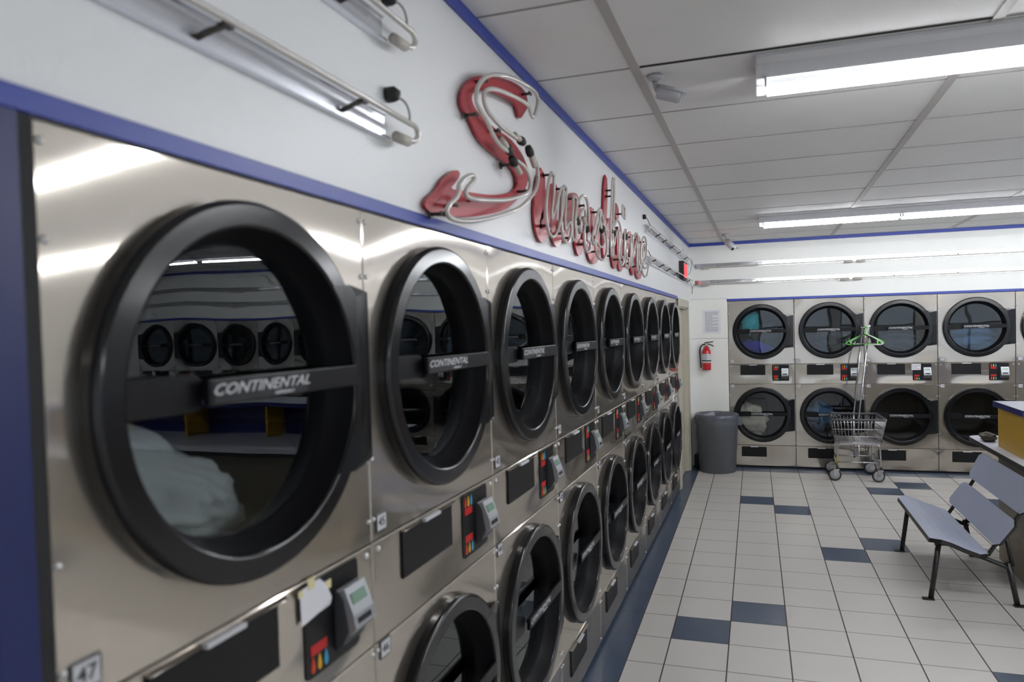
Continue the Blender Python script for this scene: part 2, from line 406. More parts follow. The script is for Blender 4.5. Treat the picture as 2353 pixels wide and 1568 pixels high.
# ------------------------------------------------------------------ stacked dryers
def panel_mb(u0, u1, z0, z1, hole=None, th=.018, bev=.003, mt=STEEL, gap=.0016):
    mb = MB(); a0, a1, b0, b1 = u0+gap, u1-gap, z0+gap, z1-gap
    if hole is None:
        vs = [(a0, th, b0), (a1, th, b0), (a1, th, b1), (a0, th, b1), (a0, bev, b0), (a1, bev, b0), (a1, bev, b1), (a0, bev, b1),
              (a0+bev, 0, b0+bev), (a1-bev, 0, b0+bev), (a1-bev, 0, b1-bev), (a0+bev, 0, b1-bev)]
        fs = [(8, 9, 10, 11)]
        for i in range(4):
            j = (i+1) % 4; fs += [(i, j, 4+j, 4+i), (4+i, 4+j, 8+j, 8+i)]
        mb.add(vs, fs, mt); return mb
    cx, cz, r = hole; N = 72
    angs = sorted(set([2*PI*i/N for i in range(N)]+[math.atan2(z-cz, x-cx) % (2*PI) for x in (a0+bev, a1-bev) for z in (b0+bev, b1-bev)]))
    def rect(a, e):
        dx, dz = cos(a), sin(a); t = 1e9
        if dx > 1e-9: t = min(t, (a1-e-cx)/dx)
        if dx < -1e-9: t = min(t, (a0+e-cx)/dx)
        if dz > 1e-9: t = min(t, (b1-e-cz)/dz)
        if dz < -1e-9: t = min(t, (b0+e-cz)/dz)
        return cx+dx*t, cz+dz*t
    n = len(angs); V = []
    for a in angs: V.append((cx+r*cos(a), .02, cz+r*sin(a)))
    for a in angs: V.append((cx+r*cos(a), 0, cz+r*sin(a)))
    R = [rect(a, bev) for a in angs]
    def push(p, e):  # move a point of the inner rectangle out to the edge
        x, z = p
        if abs(x-(a0+bev)) < 1e-5: x = a0+bev-e
        elif abs(x-(a1-bev)) < 1e-5: x = a1-bev+e
        if abs(z-(b0+bev)) < 1e-5: z = b0+bev-e
        elif abs(z-(b1-bev)) < 1e-5: z = b1-bev+e
        return x, z
    for p in R: V.append((p[0], 0, p[1]))
    for p in R: q = push(p, bev); V.append((q[0], bev, q[1]))
    for p in R: q = push(p, bev); V.append((q[0], th, q[1]))
    fs = []
    for lay in range(4):
        for i in range(n):
            j = (i+1) % n; fs.append((lay*n+i, lay*n+j, (lay+1)*n+j, (lay+1)*n+i))
    mb.add(V, fs, mt); return mb

UC = .402; ZU, ZL = 1.737, .680
def make_stack():
    root = empty('stacked_dryer')
    b = MB()                                              # dark cabinet behind the sheet-metal fronts
    b.box((.001, .019, .001), (.799, .03, .05), M_dark)
    for x in (.001, .787): b.box((x, .0185, .02), (x+.012, .86, ZT-.001), M_dark)
    b.box((.001, .86, .02), (.799, .88, ZT-.001), M_dark)
    for z in (.02, ZC-.01, ZB-.01, ZA-.01, ZT-.021): b.box((.001, .0185, z), (.799, .86, z+.02), M_dark)
    b.build('cabinet_body', root)
    panel_mb(0, .8, ZA, ZT, (UC, ZU, .300)).build('upper_panel', root)
    cp = panel_mb(0, .8, ZB, ZA).build('control_panel', root)
    panel_mb(0, .8, ZC, ZB, (UC, ZL, .300)).build('lower_panel', root)
    bp = panel_mb(0, .8, .022, ZC).build('base_panel', root)
    for zc in (ZU, ZL):
        rg = MB()
        for pf in ([(.350, .0), (.351, -.020)], [(.351, -.020), (.350, -.026), (.3465, -.031), (.341, -.0335)], [(.341, -.0335), (.306, -.0346)], [(.306, -.0346), (.302, -.0332), (.2995, -.030), (.299, -.027)]):
            rg.lathe(pf, M_black, (UC, 0, zc), 'y', 96)
        rg.lathe([(.299, -.027), (.291, .0), (.280, .022), (.274, .030), (.272, .07)], M_inner, (UC, 0, zc), 'y', 72)
        dr = rg.build('door', root)
        hp = MB()                                        # handle plate
        n = 14; h = .205
        aLi = math.asin(h/.302)
        # right side: from the opening out to the plate's edge
        inn = [(.302*cos(-aLi+2*aLi*i/n), .302*sin(-aLi+2*aLi*i/n)) for i in range(n+1)]
        outp = []
        for i in range(n+1):
            z = inn[i][1]; tt = (z+h)/(2*h); zz = -.205+.410*tt
            outp.append((.389, zz*(.200/.205)))
        mid = [((.285 if abs(p[1]) > .19 else .31), p[1]*1.02) for p in inn]
        V = []
        for i in range(n+1):
            V += [(UC+inn[i][0], -.0351, zc+inn[i][1]), (UC+max(mid[i][0], inn[i][0]+.012), -.0349, zc+(inn[i][1]*.97+outp[i][1]*.03)*1.03), (UC+.389, -.016, zc+outp[i][1]), (UC+.389, -.0005, zc+outp[i][1]), (UC+inn[i][0], -.02, zc+inn[i][1])]
        F = []
        for i in range(n):
            for k_ in range(3): F.append((5*i+k_, 5*i+k_+1, 5*(i+1)+k_+1, 5*(i+1)+k_))
            F.append((5*i, 5*i+5, 5*i+9, 5*i+4))
        F += [(0, 4, 3, 2, 1), (5*n, 5*n+1, 5*n+2, 5*n+3, 5*n+4)]
        hp.add(V, F, M_plate)
        hp.build('handle_plate', dr)
        g = MB(); g.add([(UC+.2735*cos(2*PI*i/64), .031, zc+.2725*sin(2*PI*i/64)) for i in range(64)], [list(range(64))], GLASS)
        g.build('door_glass', dr, fix=False)
        cb = MB()
        cb.box((UC-.145, -.0365, zc-.016), (UC+.304, -.022, zc+.030), M_bar, .003)
        cb.prism([(UC-.298, zc-.024), (UC-.15, zc-.024), (UC-.135, zc-.016), (UC-.135, zc+.030), (UC-.15, zc+.038), (UC-.298, zc+.038)], -.012, .012, M_bar)
        cb.box((UC-.135, -.0369, zc-.013), (UC+.12, -.0364, zc+.027), M_sticker)
        cb_ = cb.build('crossbar', dr)
        lg = bpy.data.objects.new('brand_lettering', text_mesh('CONTINENTAL', .030, M_logo, .4, .0003)); COL.objects.link(lg)
        lg.parent = dr; lg.location = (UC-.008, -.0378, zc+.010); lg.rotation_euler = (PI/2, 0, 0); lg.scale = (1.26, .92, 1)
        lg2 = bpy.data.objects.new('brand_lettering', text_mesh('GIRBAU', .010, M_logo, .3, .0003)); COL.objects.link(lg2)
        lg2.parent = dr; lg2.location = (UC+.045, -.0378, zc-.0075); lg2.rotation_euler = (PI/2, 0, 0); lg2.scale = (1.6, .8, 1)
        dm = MB()
        dm.lathe([(.278, .075), (.345, .085), (.350, .13), (.350, .80), (.30, .83), (.10, .835), (.001, .835)], M_drum, (UC, 0, zc), 'y', 48)
        for a in (.4, 2.5, 4.6):
            st = len(dm.v); dm.prism([(.350, -.04), (.285, -.012), (.285, .012), (.350, .04)], .14, .79, M_drum, 'y')
            dm.xf(Matrix.Translation((UC, 0, zc)) @ Matrix.Rotation(a, 4, 'Y'), st)
        dm.build('drum', root)
    for (z0, z1, par) in ((1.186, 1.313, cp), (.140, .266, bp)):
        v = MB(); v.box((.142, -.006, z0), (.447, .0, z1), M_vent, .002); vv = v.build('vent_cover', root)
        t = MB(); t.box((.25, -.020, z1-.004), (.345, -.004, z1+.006), M_white, .0015); t.build('pull_tab', vv)
        t = MB(); t.box((.142, -.012, z1-.001), (.47, -.001, z1+.003), STEEL); t.build('top_lip', vv)
    cb = MB()
    q = []
    for (cx, cz, a0) in ((.718, 1.124, -90), (.718, 1.302, 0), (.542, 1.302, 90), (.542, 1.124, 180)):
        for i in range(5): a = rad(a0+22.5*i); q.append((cx+.013*cos(a), cz+.013*sin(a)))
    cb.prism(q, -.0035, .0005, M_board); bd = cb.build('control_board', root)
    def drop(mb, u, z, m, s=1., flip=1):
        pts = [(u+.0105*s*sin(t)*(.45+.55*(1-abs(sin(t/2)))**.0 if False else (.62+.38*cos(t))), z+flip*.019*s*(-cos(t))) for t in [2*PI*i/14 for i in range(14)]]
        mb.prism(pts, -.0048, -.0034, m)
    for zd, zr, fl, nm in ((1.288, 1.257, 1, 'temperature_icons'), (1.138, 1.169, 1, 'temperature_icons')):
        ic = MB()
        for u, m in ((.552, M_org), (.575, M_yel), (.598, M_cya)): drop(ic, u, zd, m, .92, fl)
        ic.build(nm, bd)
        rl = MB(); rl.box((.545, -.0052, zr-.011), (.602, -.0034, zr+.011), M_red, .0008); rl.build('red_display', bd)
    rd = MB()
    rd.prism([(0, 1.266), (-.010, 1.268), (-.024, 1.245), (-.036, 1.175), (-.022, 1.145), (0, 1.128)], .636, .720, M_rdrk, 'x')
    rd_o = rd.build('card_reader', root)
    fc = MB()
    fc.prism([(-.010, 1.262), (-.026, 1.270), (-.048, 1.212), (-.053, 1.182), (-.038, 1.166), (-.032, 1.175)], .641, .722, M_rsil, 'x')
    fc.build('reader_face', rd_o)
    sc_ = MB(); st = 0
    sc_.box((-.028, -.0014, -.0120), (.028, .0008, .0120), M_lcd); sc_.xf(Matrix.Translation((.681, -.0368, 1.2440)) @ Matrix.Rotation(rad(-20.8), 4, 'X')); sc_.build('reader_screen', rd_o)
    sl = MB(); sl.box((-.027, -.0012, -.0065), (.027, .001, .0065), M_dark, .001); sl.xf(Matrix.Translation((.681, -.0508, 1.197)) @ Matrix.Rotation(rad(-9.5), 4, 'X')); sl.build('card_slot', rd_o)
    for (u, z) in ((.012, 2.108), (.788, 2.108), (.012, 1.975), (.788, 1.975), (.012, 1.530), (.788, 1.530), (.012, 1.380), (.788, 1.380),
                   (.012, 1.052), (.788, 1.052), (.012, .925), (.788, .925), (.012, .475), (.788, .475), (.012, .325), (.788, .325), (.788, .262), (.012, .262), (.788, .05), (.03, 1.300), (.775, 1.300)):
        s = MB(); r_ = .0062 if z != 1.300 else .0085
        s.lathe([(r_, 0), (r_*.95, -.0025), (r_*.5, -.0045), (.0004, -.005)], M_screw, (u, 0, z), 'y', 10); s.build('screw', root)
    return root

def number_label(root, txt, z):
    l = MB(); l.box((.021, -.003, z-.0225), (.069, 0.0005, z+.0225), M_rdrk); l.box((.0245, -.0036, z-.019), (.0655, -.0028, z+.019), M_white)
    lo = l.build('number_label', root)
    t = bpy.data.objects.new('number', text_mesh(txt, .031, M_ink, 0, .0003)); COL.objects.link(t); t.parent = lo
    t.location = (.045, -.0040, z); t.rotation_euler = (PI/2, 0, 0)

proto = make_stack()
ordw = ['nearest', 'second', 'third', 'fourth', 'fifth', 'sixth', 'seventh', 'eighth', 'farthest']
LEFT = []
for i in range(9):
    r = proto if i == 0 else copy_tree(proto)
    r.location = (0, Y0+W*i, 0); r.rotation_euler = (0, 0, PI/2); LEFT.append(r)
left_lab = ['stainless stacked dryer at the left end of the left row, grey laundry behind its glass',
            'stainless stacked dryer in the left row, second from the camera, directly under the big S',
            'stainless stacked dryer in the left row, third from the camera',
            'stainless stacked dryer in the left row, fourth from the camera',
            'stainless stacked dryer in the left row, fifth from the camera',
            'stainless stacked dryer in the left row, fourth from the doorway',
            'stainless stacked dryer in the left row, third from the doorway',
            'stainless stacked dryer in the left row with a white slip under its card reader',
            'stainless stacked dryer at the far end of the left row, beside the doorway']
for r, lb in zip(LEFT, left_lab): tag(r, lb, 'dryer', 'stacked dryers along the left wall')
FAR = []
for k_ in range(11):
    r = copy_tree(proto); x = X0+.8004*k_
    r.location = (x, yf(x), 0); r.rotation_euler = (0, 0, FR); FAR.append(r)
far_lab = ['stainless stacked dryer behind the grey bin, teal clothes in its top drum',
           'stainless stacked dryer on the back wall, second from the bin, left of the cart poles',
           'stainless stacked dryer on the back wall with a handwritten note on its controls',
           'stainless stacked dryer on the back wall, partly hidden by the yellow counter end',
           'stainless stacked dryer on the back wall cut off by the right frame edge']
for i, r in enumerate(FAR):
    tag(r, far_lab[i] if i < 5 else 'stainless stacked dryer further right along the back wall, outside the picture', 'dryer', 'stacked dryers along the back wall' if i < 5 else 'back wall dryers right of the picture')
for i, r in enumerate(LEFT): number_label(r, str(47-2*i), 1.366); number_label(r, str(48-2*i), 1.047)
for i, r in enumerate(FAR):
    number_label(r, str(21-2*i) if i < 11 else '1', 1.366); number_label(r, str(max(22-2*i, 2)), 1.047)

# ------------------------------------------------------------------ laundry
def cloth_blob(name, M, c, s, seed, fold=.35, n=4, rot=0., clipr=None, fs=2.2):
    bm = bmesh.new(); bmesh.ops.create_icosphere(bm, subdivisions=n, radius=1)
    off = Vector((seed*3.1, seed*1.7, seed*.9))
    for v in bm.verts:
        p = v.co.copy()
        d = noise.noise(p*fs+off)*fold+abs(noise.noise(Vector((p.x*1.2, p.y*1.2, p.z*4.5))*1.6+off))*fold*.8+noise.noise(p*7+off)*fold*.18
        v.co = p*(1+d)
    R = Matrix.Rotation(rot, 3, 'Y')
    for v in bm.verts:
        q = R @ Vector((v.co.x*s[0], v.co.y*s[1], v.co.z*s[2])); v.co = q
    if clipr:  # keep inside the drum: (uc, zc, R) local
        uc, zc, Rr, ymin = clipr
        for v in bm.verts:
            x, z = c[0]+v.co.x-uc, c[2]+v.co.z-zc; l = math.hypot(x, z)
            if l > Rr: x *= Rr/l; z *= Rr/l; v.co.x = x+uc-c[0]; v.co.z = z+zc-c[2]
            if c[1]+v.co.y < ymin: v.co.y = ymin-c[1]+(.02*noise.noise(v.co*9)+.01)
    me = bpy.data.meshes.new(name); bm.to_mesh(me); bm.free(); me.materials.append(M)
    for p in me.polygons: p.use_smooth = True
    o = bpy.data.objects.new(name, me); COL.objects.link(o); o.location = c
    return o
def in_drum(o, root, c):
    o.matrix_world = Matrix.Translation(root.location) @ Matrix.Rotation(root.rotation_euler.z, 4, 'Z') @ Matrix.Translation(c)
def wash(root, M, c, s, seed, label, zc, rot=0., fold=.35, fs=2.2, n=4):
    o = cloth_blob('laundry', M, c, s, seed, fold, n, rot, (UC, zc, .335, .088), fs); in_drum(o, root, c)
    return tag(o, label, 'laundry')
wash(LEFT[0], M_cloth_grey, (.32, .225, 1.535), (.27, .13, .115), 3, 'grey white bundle of laundry inside the nearest top drum', ZU, rad(24), .24, 1.7, 5)
wash(FAR[0], M_cloth_teal, (.27, .20, 1.87), (.10, .06, .15), 5, 'bright teal garment in the top drum behind the bin', ZU, rad(20))
wash(FAR[0], M_cloth_navy, (.33, .22, 1.53), (.20, .08, .08), 8, 'royal blue garment at the bottom of the top drum behind the bin', ZU, rad(15))
wash(FAR[0], M_cloth_dk, (.48, .30, 1.68), (.17, .10, .14), 11, 'dark grey clothes beside the teal garment in the top drum', ZU, rad(-25))
wash(FAR[0], M_cloth_cream, (.27, .20, .60), (.17, .07, .20), 14, 'cream sheet tumbling in the bottom drum behind the bin', ZL, rad(-25))
wash(FAR[1], M_cloth_dk, (.45, .25, 1.62), (.20, .09, .12), 17, 'dark green laundry in the top drum left of the cart poles', ZU)
wash(FAR[1], M_cloth_sky, (.30, .26, .66), (.15, .09, .15), 20, 'dull blue laundry in the bottom drum behind the cart basket', ZL)
wash(FAR[2], M_cloth_dk, (.42, .25, 1.57), (.22, .09, .10), 23, 'dark grey laundry in the top drum right of the green hanger', ZU)
wash(FAR[3], M_cloth_sky, (.42, .22, 1.60), (.23, .08, .14), 26, 'blue laundry in the top drum above the counter', ZU)

# ------------------------------------------------------------------ papers and notes
def text_lines(mb, o, ux, uz, rows, w, h, nrm, m, seed=1, lh=.55):
    rnd = random.Random(seed)
    for i in range(rows):
        z = h*(1-(i+.5)/rows); x = .0; hh = h/rows*lh*.5
        end = w*rnd.choice([1, 1, 1, .95, .6, 1])
        while x < end-.004:
            l = min(rnd.uniform(.008, .03), end-x)
            vs = [Vector(o)+Vector(ux)*a+Vector(uz)*b+Vector(nrm) for a, b in ((x, z-hh), (x+l, z-hh), (x+l, z+hh), (x, z+hh))]
            mb.add(vs, [(0, 1, 2, 3)], m); x += l+.005
n = MB(); rotbox(n, .158, .388, .001, .0018, 1.722, 2.040, M_paper)
nt_ = tag(n.build('posted_notice'), 'white typed notice taped to the cream wall above the fire extinguisher', 'notice')
tl = MB(); text_lines(tl, (.192, yf(.19)-.0022, 1.752), (1, FR, 0), (0, 0, 1), 21, .165, .262, (0, -.0004, 0), M_grey_ink, 4); tl.build('printed_text', nt_)
for q_ in ((.125, .40, .002, .0024, 2.036, 2.058), (.13, .41, .002, .0024, 1.708, 1.726)): tp = MB(); rotbox(tp, *q_, M_low); tp.build('tape_strip', nt_)
# handwritten note on the nearest dryer's controls, and on the third back-wall dryer
n = MB()
n.add([(.0075, 1.196, 1.312), (.0075, 1.262, 1.316), (.0075, 1.286, 1.296), (.012, 1.299, 1.262), (.0075, 1.299, 1.246), (.009, 1.25, 1.244), (.0075, 1.199, 1.236)], [list(range(7))], M_paper)
nn = tag(n.build('taped_note', fix=False), 'torn white note taped over the controls of the nearest dryer', 'note')
for a_, b_ in (((1.222, 1.303), (1.246, 1.328)), ((1.283, 1.283), (1.303, 1.302)), ((1.190, 1.298), (1.205, 1.312))): tp = MB(); tp.box((.0078, *a_), (.0084, *b_), M_tape); tp.build('tape_strip', nn)
n = MB(); rotbox(n, 2.597, 2.697, .0065, .0075, 1.238, 1.312, M_paper); nn = tag(n.build('taped_note'), 'small white note on the controls of the dryer behind the cart', 'note')
tl = MB(); text_lines(tl, (2.602, yf(2.6)-.0082, 1.245), (1, FR, 0), (0, 0, 1), 4, .088, .06, (0, 0, 0), M_grey_ink, 9); tl.build('printed_text', nn)
n = MB(); n.add([(.050, 6.98, 1.165), (.052, 7.07, 1.150), (.046, 7.05, 1.085), (.044, 6.975, 1.085)], [(0, 1, 2, 3)], M_paper); tag(n.build('paper_slip', fix=False), 'white paper slip hanging under a card reader far along the left row', 'paper')

# ------------------------------------------------------------------ neon sign
S_RED = [(2.194, 2.694), (2.123, 2.654), (2.072, 2.608), (2.057, 2.571), (2.075, 2.543), (2.128, 2.535), (2.163, 2.505), (2.214, 2.48), (2.297, 2.468), (2.427, 2.461), (2.536, 2.454), (2.586, 2.42), (2.566, 2.385), (2.484, 2.352), (2.315, 2.315), (2.131, 2.292), (2.049, 2.284), (1.958, 2.273), (1.996, 2.296), (2.032, 2.322), (2.037, 2.34), (2.011, 2.342), (1.969, 2.325), (1.902, 2.287), (1.873, 2.255), (1.812, 2.223), (1.786, 2.199), (1.803, 2.184), (1.861, 2.179), (1.967, 2.189), (2.126, 2.212), (2.29, 2.245), (2.435, 2.281), (2.538, 2.325), (2.65, 2.384), (2.711, 2.436), (2.722, 2.489), (2.674, 2.524), (2.614, 2.547), (2.5, 2.566), (2.362, 2.56), (2.276, 2.566), (2.194, 2.574), (2.153, 2.593), (2.15, 2.615), (2.19, 2.642), (2.293, 2.676), (2.445, 2.703), (2.58, 2.713), (2.608, 2.697), (2.612, 2.676), (2.642, 2.675), (2.675, 2.7), (2.736, 2.747), (2.733, 2.783), (2.69, 2.807), (2.563, 2.794), (2.429, 2.765), (2.306, 2.728)]
S_T1 = [(2.386, 2.478), (2.328, 2.474), (2.259, 2.482), (2.204, 2.506), (2.169, 2.531), (2.117, 2.546), (2.08, 2.565), (2.079, 2.597), (2.116, 2.641), (2.18, 2.683), (2.287, 2.724), (2.424, 2.759), (2.6, 2.786), (2.703, 2.794), (2.741, 2.775), (2.71, 2.721), (2.66, 2.672), (2.623, 2.696), (2.613, 2.716), (2.474, 2.7), (2.313, 2.675), (2.214, 2.653), (2.153, 2.624), (2.142, 2.594), (2.171, 2.565), (2.235, 2.553), (2.323, 2.544), (2.462, 2.547), (2.532, 2.549)]
S_T2 = [(2.592, 2.544), (2.654, 2.527), (2.704, 2.493), (2.711, 2.444), (2.676, 2.393), (2.589, 2.345), (2.477, 2.292), (2.321, 2.249), (2.163, 2.209), (2.008, 2.177), (1.894, 2.164), (1.845, 2.169), (1.832, 2.185), (1.862, 2.21), (1.913, 2.237), (1.929, 2.258), (1.923, 2.272), (1.97, 2.306), (2.035, 2.328), (2.05, 2.315), (2.0, 2.286), (1.971, 2.262), (1.982, 2.248), (2.046, 2.251), (2.186, 2.272), (2.335, 2.298), (2.468, 2.332), (2.578, 2.367), (2.612, 2.401), (2.596, 2.438), (2.549, 2.46), (2.467, 2.465), (2.4, 2.46)]
sign = empty('neon_sign', label='red script neon sign with unlit clear tubes on the wall above the dryers', cat='sign')
XT = .062
def support(par, y, z, x1=XT-.006):
    s = MB(); s.tube([(.012, y, z), (x1, y, z)], .0055, M_supp, 8); s.lathe([(.013, .0), (.013, .006)], M_supp, (.011, y, z), 'x', 10, cap0=True, cap1=True)
    s.box((x1-.006, y-.014, z-.006), (x1, y+.014, z+.006), M_supp, .002); return s.build('tube_support', par)
def plug(par, y, z, dy, dz, x=XT):
    """electrode: beige cap and black rubber boot"""
    a = Vector((x, y, z)); d = Vector((0, dy, dz)).normalized()
    s = MB(); s.tube([a-d*.004, a+d*.016, a+d*.034, a+d*.040], [.013, .017, .016, .010], M_rubber, 10)
    s.tube([a+d*.036, a+d*.095], .011, M_cap, 10); return s.build('electrode_cap', par)
s = MB(); s.prism(chaikin(S_RED, 1, True), .008, .018, M_signred, 'x'); LS = s.build('letter_backing', sign)
for pts in (S_T1, S_T2):
    s = MB(); s.tube([(XT, a, b) for a, b in chaikin(pts, 2)], .0076, M_tube, 10); s.build('glass_tube', LS)
for y, z in ((2.19, 2.672), (2.10, 2.535), (2.66, 2.775), (2.30, 2.535), (2.41, 2.44), (2.58, 2.375), (1.83, 2.176), (2.10, 2.262), (1.92, 2.215)): support(LS, y, z)
plug(LS, 2.386, 2.478, -.7, .2); plug(LS, 2.532, 2.549, -.6, .03); plug(LS, 2.592, 2.544, .4, -.3); plug(LS, 2.40, 2.46, .5, -.2)

def resample(pts, step=.012):
    P = chaikin(pts, 3); out = [P[0]]; acc = 0
    for a, b in zip(P, P[1:]):
        l = math.hypot(b[0]-a[0], b[1]-a[1]); t = step-acc
        while t <= l:
            out.append((a[0]+(b[0]-a[0])*t/l, a[1]+(b[1]-a[1])*t/l)); t += step
        acc = (acc+l) % step
    out.append(P[-1]); return out
def ribbon(pts, w):
    P = resample(pts); n_ = len(P); Lf, Rt = [], []
    for i, p in enumerate(P):
        a, b = P[max(0, i-1)], P[min(n_-1, i+1)]; dx, dy = b[0]-a[0], b[1]-a[1]; l = math.hypot(dx, dy) or 1
        t = i/(n_-1); ww = w(t) if callable(w) else w
        Lf.append((p[0]-dy/l*ww/2, p[1]+dx/l*ww/2)); Rt.append((p[0]+dy/l*ww/2, p[1]-dx/l*ww/2))
    return P, Lf, Rt
def letter(strokes, supports, caps=()):
    up = lambda z: 2.25+(z-2.185)*.76 if z < 2.545 else 2.5236+(z-2.545)*.98
    strokes = [([(a, up(b)) for a, b in p_], w_) for p_, w_ in strokes]; supports = [(a, up(b)) for a, b in supports]
    mb = MB(); tubes = []
    for k_, (pts, w) in enumerate(strokes):
        P, Lf, Rt = ribbon(pts, lambda t: w*(.35+.65*min(1, min(t, 1-t)*5+.25)))
        n_ = len(P); x0, x1 = .008+.0012*k_, .017+.0012*k_
        V = [(x0, *q) for q in Lf]+[(x0, *q) for q in Rt]+[(x1, *q) for q in Lf]+[(x1, *q) for q in Rt]; F = []
        for i in range(n_-1):
            F += [(i, i+1, n_+i+1, n_+i), (2*n_+i, 3*n_+i, 3*n_+i+1, 2*n_+i+1), (i, 2*n_+i, 2*n_+i+1, i+1), (n_+i, n_+i+1, 3*n_+i+1, 3*n_+i)]
        F += [(0, n_, 3*n_, 2*n_), (n_-1, 3*n_-1, 4*n_-1, 2*n_-1)]
        mb.add(V, F, M_signred)
        P, Lf, Rt = ribbon(pts, lambda t: w*.66*(.25+.75*min(1, min(t, 1-t)*6+.15)))
        tubes.append(Lf[1:-1]+Rt[1:-1][::-1])
    lb = mb.build('letter_backing', sign)
    for t in tubes:
        tb = MB(); tb.tube([(XT, a, b) for a, b in t[::2]], .0070, M_tube, 8, closed=True); tb.build('glass_tube', lb)
    for y, z in supports: support(lb, y, z)
    for y, z, dy, dz in caps: plug(lb, y, z, dy, dz)
letter([([(2.925, 2.545), (2.885, 2.42), (2.84, 2.29), (2.86, 2.205), (2.94, 2.235), (3.02, 2.36), (3.09, 2.49)], .125), ([(3.12, 2.52), (3.085, 2.40), (3.06, 2.28), (3.085, 2.19), (3.15, 2.22), (3.21, 2.30)], .095)],
       [(2.925, 2.525), (2.87, 2.225), (3.11, 2.49), (3.08, 2.215)])
letter([([(3.30, 2.50), (3.27, 2.38), (3.25, 2.26), (3.25, 2.185)], .10), ([(3.27, 2.26), (3.34, 2.40), (3.44, 2.49), (3.53, 2.48), (3.53, 2.38), (3.48, 2.26), (3.50, 2.185), (3.60, 2.22)], .10)],
       [(3.29, 2.47), (3.50, 2.47), (3.25, 2.215), (3.50, 2.21)], [(3.30, 2.37, .4, -.3), (3.52, 2.34, -.4, .3)])
letter([([(3.62, 2.23), (3.74, 2.36), (3.84, 2.515)], .08), ([(3.84, 2.52), (3.86, 2.43), (3.95, 2.34), (3.97, 2.25), (3.88, 2.185), (3.76, 2.195), (3.70, 2.25)], .11)],
       [(3.84, 2.495), (3.80, 2.20)], [(3.86, 2.38, .3, .3)])
letter([([(4.23, 2.79), (4.19, 2.62), (4.14, 2.40), (4.13, 2.185)], .10), ([(4.14, 2.26), (4.21, 2.40), (4.31, 2.49), (4.40, 2.47), (4.40, 2.36), (4.37, 2.25), (4.41, 2.185), (4.50, 2.23)], .10)],
       [(4.22, 2.70), (4.20, 2.66), (4.36, 2.47), (4.14, 2.21), (4.39, 2.21)], [(4.20, 2.40, -.3, .2)])
letter([([(4.60, 2.51), (4.57, 2.38), (4.56, 2.25), (4.61, 2.185), (4.70, 2.24)], .10), ([(4.545, 2.665), (4.53, 2.61), (4.515, 2.565)], .12)],
       [(4.53, 2.60), (4.58, 2.23)], [(4.57, 2.45, 0, -.5)])
letter([([(4.82, 2.50), (4.80, 2.38), (4.78, 2.26), (4.78, 2.185)], .10), ([(4.80, 2.26), (4.88, 2.40), (4.97, 2.49), (5.05, 2.47), (5.05, 2.36), (5.02, 2.25), (5.06, 2.185), (5.14, 2.23)], .10)],
       [(4.81, 2.46), (5.02, 2.47), (4.79, 2.22), (5.04, 2.22)])
letter([([(5.18, 2.28), (5.30, 2.33), (5.41, 2.41), (5.42, 2.49), (5.33, 2.515), (5.24, 2.45), (5.19, 2.33), (5.22, 2.21), (5.33, 2.175), (5.46, 2.22), (5.52, 2.29)], .095)],
       [(5.38, 2.50), (5.22, 2.40), (5.26, 2.19)])

